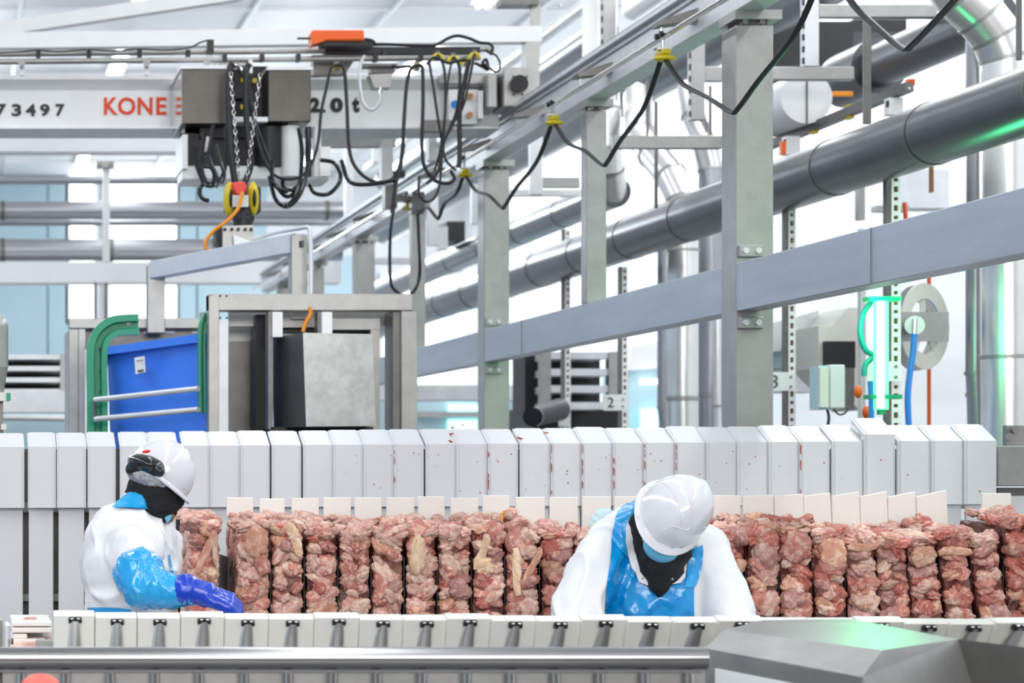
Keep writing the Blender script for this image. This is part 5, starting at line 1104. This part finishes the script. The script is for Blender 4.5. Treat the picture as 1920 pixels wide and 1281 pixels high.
# collar
for nm, L, R in (('collar', [(1175, 985), (1172, 1020), (1180, 1050), (1198, 1092)], [(1184, 975), (1190, 1015), (1210, 1060), (1227, 1103)]), ('collar', [(1262, 1068), (1256, 1078), (1252, 1088), (1249, 1098)], [(1285, 1060), (1285, 1072), (1284, 1084), (1276, 1094)])):
    sheet(bvh_of(coat_o.data.copy()) if False else bv, L, R, .016, .003, nu=8, nv=20).build(nm, M['cloth'], t, True)
for x, y in ((1205, 1085), (1261, 1086)): MB().cyl(P(x, y, 6.57), P(x, y, 6.565), .004, n=12).build('snap_button', M['steel_d'], t, True)
# hard hat: shell with ridge and brim, tipped forward and to the side
def hat(t, c, R3, a, b, h, brim=.02, ridges=True, m='helmet', visor=.03):
    """shell ellipsoid (half widths a across, b front-back, h high), brim ring, central ridge; R3 turns it"""
    n, mm = 48, 20; vs = []
    for j in range(mm+1):
        th = math.pi/2*j/mm*1.06
        for i in range(n):
            ph = 2*math.pi*i/n; fx, fy = math.sin(ph), -math.cos(ph)
            r = Vector((a*math.sin(th)*fx, b*math.sin(th)*fy, h*math.cos(th)))
            rid = math.exp(-(fx*math.sin(th)*a/.022)**2)*.005*min(1, math.sin(th)*1.5) if ridges else 0
            rid += .003*math.exp(-((abs(fx*math.sin(th))-.52)/.05)**2) if (ridges and fy < .3) else 0
            vs.append(c+R3 @ (r*(1+rid/h)))
    fs = [(j*n+i, (j+1)*n+i, (j+1)*n+(i+1) % n, j*n+(i+1) % n) for j in range(mm) for i in range(n)]
    MB().add(vs, fs).build('hard_hat', M[m], t, True)
    vs = []
    for i in range(n):
        ph = 2*math.pi*i/n; fx, fy = math.sin(ph), -math.cos(ph); ext = brim+visor*max(0, -fy)**3
        z_ = h*math.cos(math.pi/2*1.06)
        for k, (e, dz) in enumerate(((-.004, .006), (ext*.6, .001), (ext, -.006), (ext-.003, -.010), (ext*.5, -.006), (-.006, -.004))):
            vs.append(c+R3 @ Vector(((a+e)*fx, (b+e)*fy, z_+dz)))
    fs = [(i*6+k, i*6+(k+1) % 6, ((i+1) % n)*6+(k+1) % 6, ((i+1) % n)*6+k) for i in range(n) for k in range(6)]
    MB().add(vs, fs).build('hat_brim', M[m], t, True)
Rr = (Euler((math.radians(54), 0, 0)).to_matrix())
Rr = Euler((0, math.radians(36), 0)).to_matrix() @ Rr @ Euler((0, 0, math.radians(-6))).to_matrix()
hc = P(1261, 963, 6.60)
hat(t, hc, Rr, .108, .128, .146, brim=.013, visor=.018)
def surfpath(obj, pxs, r, name, m, parent):      # a raised line following a surface
    bv_ = BVHTree.FromPolygons([v.co+ORG[parent] for v in obj.data.vertices], [tuple(p.vertices) for p in obj.data.polygons]); o_ = Vector((0, 0, CZ)); pts = []
    for p in smoothpts([Vector((x, y, 0)) for x, y in pxs], 6):
        h = bv_.ray_cast(o_, (W(p.x, p.y, 7)-o_).normalized())
        if h[0] is not None: pts.append(h[0])
    if len(pts) > 2: MB().tube(pts, r, 6).build(name, m, parent, True)
shell = [c for c in t.children if c.name.startswith('hard_hat')][0]
surfpath(shell, [(1208, 925), (1220, 910), (1236, 904), (1252, 912), (1266, 930), (1275, 955), (1278, 985)], .0016, 'hat_ridge', M['helmet'], t)
surfpath(shell, [(1240, 1000), (1251, 992), (1262, 987), (1275, 992), (1289, 993), (1296, 984), (1298, 955), (1290, 925)], .0022, 'hat_crease', M['helmet'], t)
surfpath(shell, [(1318, 990), (1328, 988), (1336, 980)], .0022, 'hat_crease', M['helmet'], t)

# ---- left worker, back turned, reaching right
YA = 6.55
P = lambda x, y, Y=YA: W(x, y, Y)
t = thing('person', (P(250, 0, YA).x, 6.6, 0), 'person seen from behind with dark snood and blue sleeve, reaching toward the meat', 'person')
X0 = P(245, 0).x; pel = Vector((X0-.01, 6.62, .95)); sp = P(235, 1000, 6.6)
shn, shf = P(262, 1020, 6.44), P(285, 1000, 6.78); eln = P(262, 1100, 6.35); wrn = P(378, 1112, 6.28)
hd = P(295, 905, 6.6)
sp = P(240, 1030, 6.6)
body = [('cap', pel, sp, .10, .08), ('cap', sp, P(268, 960, 6.6), .06, .045), ('cap', P(268, 960, 6.6), hd, .045, .05), ('ell', hd, (.075, .07, .085), Euler((0, .4, 0))),
        ('cap', shn, eln, .04, .038), ('cap', eln, wrn, .036, .026), ('cap', shf, P(305, 1090, 6.72), .036, .03), ('cap', P(305, 1090, 6.72), P(325, 1170, 6.6), .03, .026), ('cap', shn, shf, .04, .04)]
for s in (-1, 1):
    hip = pel+Vector((0, s*.09, -.03)); kn = hip+Vector((.03, 0, -.43)); an = kn+Vector((-.05, 0, -.42)); body += [('cap', hip, kn, .085, .058), ('cap', kn, an, .055, .038), ('cap', an, an+Vector((.15, 0, -.03)), .04, .035)]
    addmesh(skinmesh([('cap', hip, kn, .11, .085), ('cap', kn, an+Vector((0, 0, .1)), .085, .07)], .012, 3), 'trouser_leg', M['cloth'], t)
    addmesh(skinmesh([('cap', an+Vector((0, 0, .12)), an, .062, .055), ('cap', an+Vector((-.03, 0, -.01)), an+Vector((.16, 0, -.01)), .052, .045)], .01, 3), 'boot', M['paint'], t)
addmesh(skinmesh(body, .012, 4), 'body', M['skin'], t)
cb = [('ell', P(240, 1110, 6.6), (.135, .19, .22)), ('ell', P(232, 1060, 6.6), (.135, .19, .17)), ('ell', P(238, 1015, 6.6), (.130, .17, .115)), ('cap', P(228, 995, 6.58), P(256, 958, 6.6), .090, .062), ('cap', P(285, 1005, 6.62), P(272, 970, 6.62), .070, .055),
      ('cap', P(252, 1022, 6.46), P(258, 1070, 6.40), .088, .078), ('cap', P(295, 1020, 6.7), P(305, 1120, 6.7), .075, .05), ('ell', Vector((X0, 6.62, .80)), (.14, .19, .34)), ('ell', P(300, 1070, 6.62), (.05, .12, .16))]
coat = skinmesh(cb, .0085, 7, fold=.015, fs=7.5, seed=21, stretch=(1.2, 1, .7)); bv = bvh_of(coat); addmesh(coat, 'white_coat', M['cloth'], t)
# blue sleeve protector
sl = skinmesh([('cap', P(262, 1075, 6.36), P(270, 1098, 6.33), .080, .074), ('cap', P(270, 1098, 6.33), P(318, 1108, 6.30), .072, .056), ('cap', P(318, 1108, 6.30), P(352, 1110, 6.28), .054, .042)], .006, 5, fold=.007, fs=17, seed=5, stretch=(1.5, 1, 1))
addmesh(sl, 'blue_sleeve', M['filml'], t)
q = MB(); e0 = Vector((.6, -.1, .8)).normalized(); ce = P(253, 1062, 6.37); ax = Vector((.55, 0, -.83)); u_ = ax.orthogonal().normalized(); v_ = ax.cross(u_)
gl2 = skinmesh([('cap', P(348, 1106, 6.28), P(372, 1110, 6.27), .049, .037), ('cap', P(372, 1110, 6.27), P(386, 1115, 6.27), .037, .040)]+hand_blobs(P(377, 1112, 6.27), (.90, -.05, -.30), (.3, -.4, .8), 1.05, .75, -1, 1.22), .0045, 2, fold=.0015, fs=30)
addmesh(gl2, 'glove', M['glove'], t)
# apron collar at the back of the neck and ties
ap = lambda L, R, nm, off=.006, m='filml', **k: sheet(bv, L, R, off, .002, **k).build(nm, M[m], t, True)
ap([(236, 924), (226, 934), (217, 945), (211, 952)], [(262, 922), (274, 934), (284, 946), (286, 956)], 'apron_neck', nu=14, nv=14, off=.012)
ap([(315, 1040), (318, 1060), (321, 1080), (324, 1100)], [(318, 1040), (322, 1060), (326, 1080), (328, 1102)], 'apron_edge', nu=4, nv=16, off=.006)
ap([(164, 1140), (190, 1139), (220, 1140), (246, 1143)], [(166, 1148), (190, 1152), (220, 1152), (246, 1150)], 'apron_waist_tie', nu=4, nv=16, off=.006)
# snood, hairnet, mask
sn = skinmesh([('cap', P(258, 926, 6.60), P(322, 935, 6.60), .040, .045), ('cap', P(262, 912, 6.60), P(325, 918, 6.60), .042, .045), ('cap', P(265, 940, 6.6), P(300, 955, 6.6), .05, .05), ('cap', P(292, 925, 6.60), P(292, 938, 6.60), .08, .078)], .006, 5, fold=.006, fs=14, seed=2, stretch=(.5, 1, 2))
addmesh(sn, 'black_snood', M['knit'], t)
hn = skinmesh([('ell', P(287, 893, 6.60), (.086, .094, .050), Euler((0, .3, 0)))], .006, 3, fold=.004, fs=40); addmesh(hn, 'hairnet', M['hairnet'], t)
gg = skinmesh([('ell', P(279, 872, 6.58), (.070, .092, .034), Euler((0, .25, 0))), ('cap', P(310, 885, 6.53), P(340, 915, 6.55), .018, .014), ('cap', P(246, 880, 6.57), P(300, 885, 6.50), .02, .016)], .005, 3); addmesh(gg, 'goggles', M['blackg'], t)
MB().ell(P(313, 962, 6.6), (.028, .05, .035), 14, 9).build('cheek', M['skin'], t, True)
MB().prism([P(302, 958, 6.55), P(314, 952, 6.55), P(323, 970, 6.55), P(314, 983, 6.55)], (0, .06, 0)).build('face_mask', M['mask'], t, bevel=.004)
MB().tube([P(308, 957, 6.54), P(310, 945, 6.53)], .0015, 6).build('mask_loop', M['paint'], t, True)
Rl = Euler((0, math.radians(52), 0)).to_matrix() @ Euler((math.radians(-14), 0, math.radians(90))).to_matrix()
hc = P(301, 890, 6.60); 
hat(t, hc, Rl, .092, .108, .116, brim=.006, visor=.016, ridges=False)
c_ = P(274, 847, 6.48); MB().ell(c_, (.014, .004, .006), 14, 8, rot=Euler((.5, -.15, 0))).build('red_sticker', M['red'], t, True)
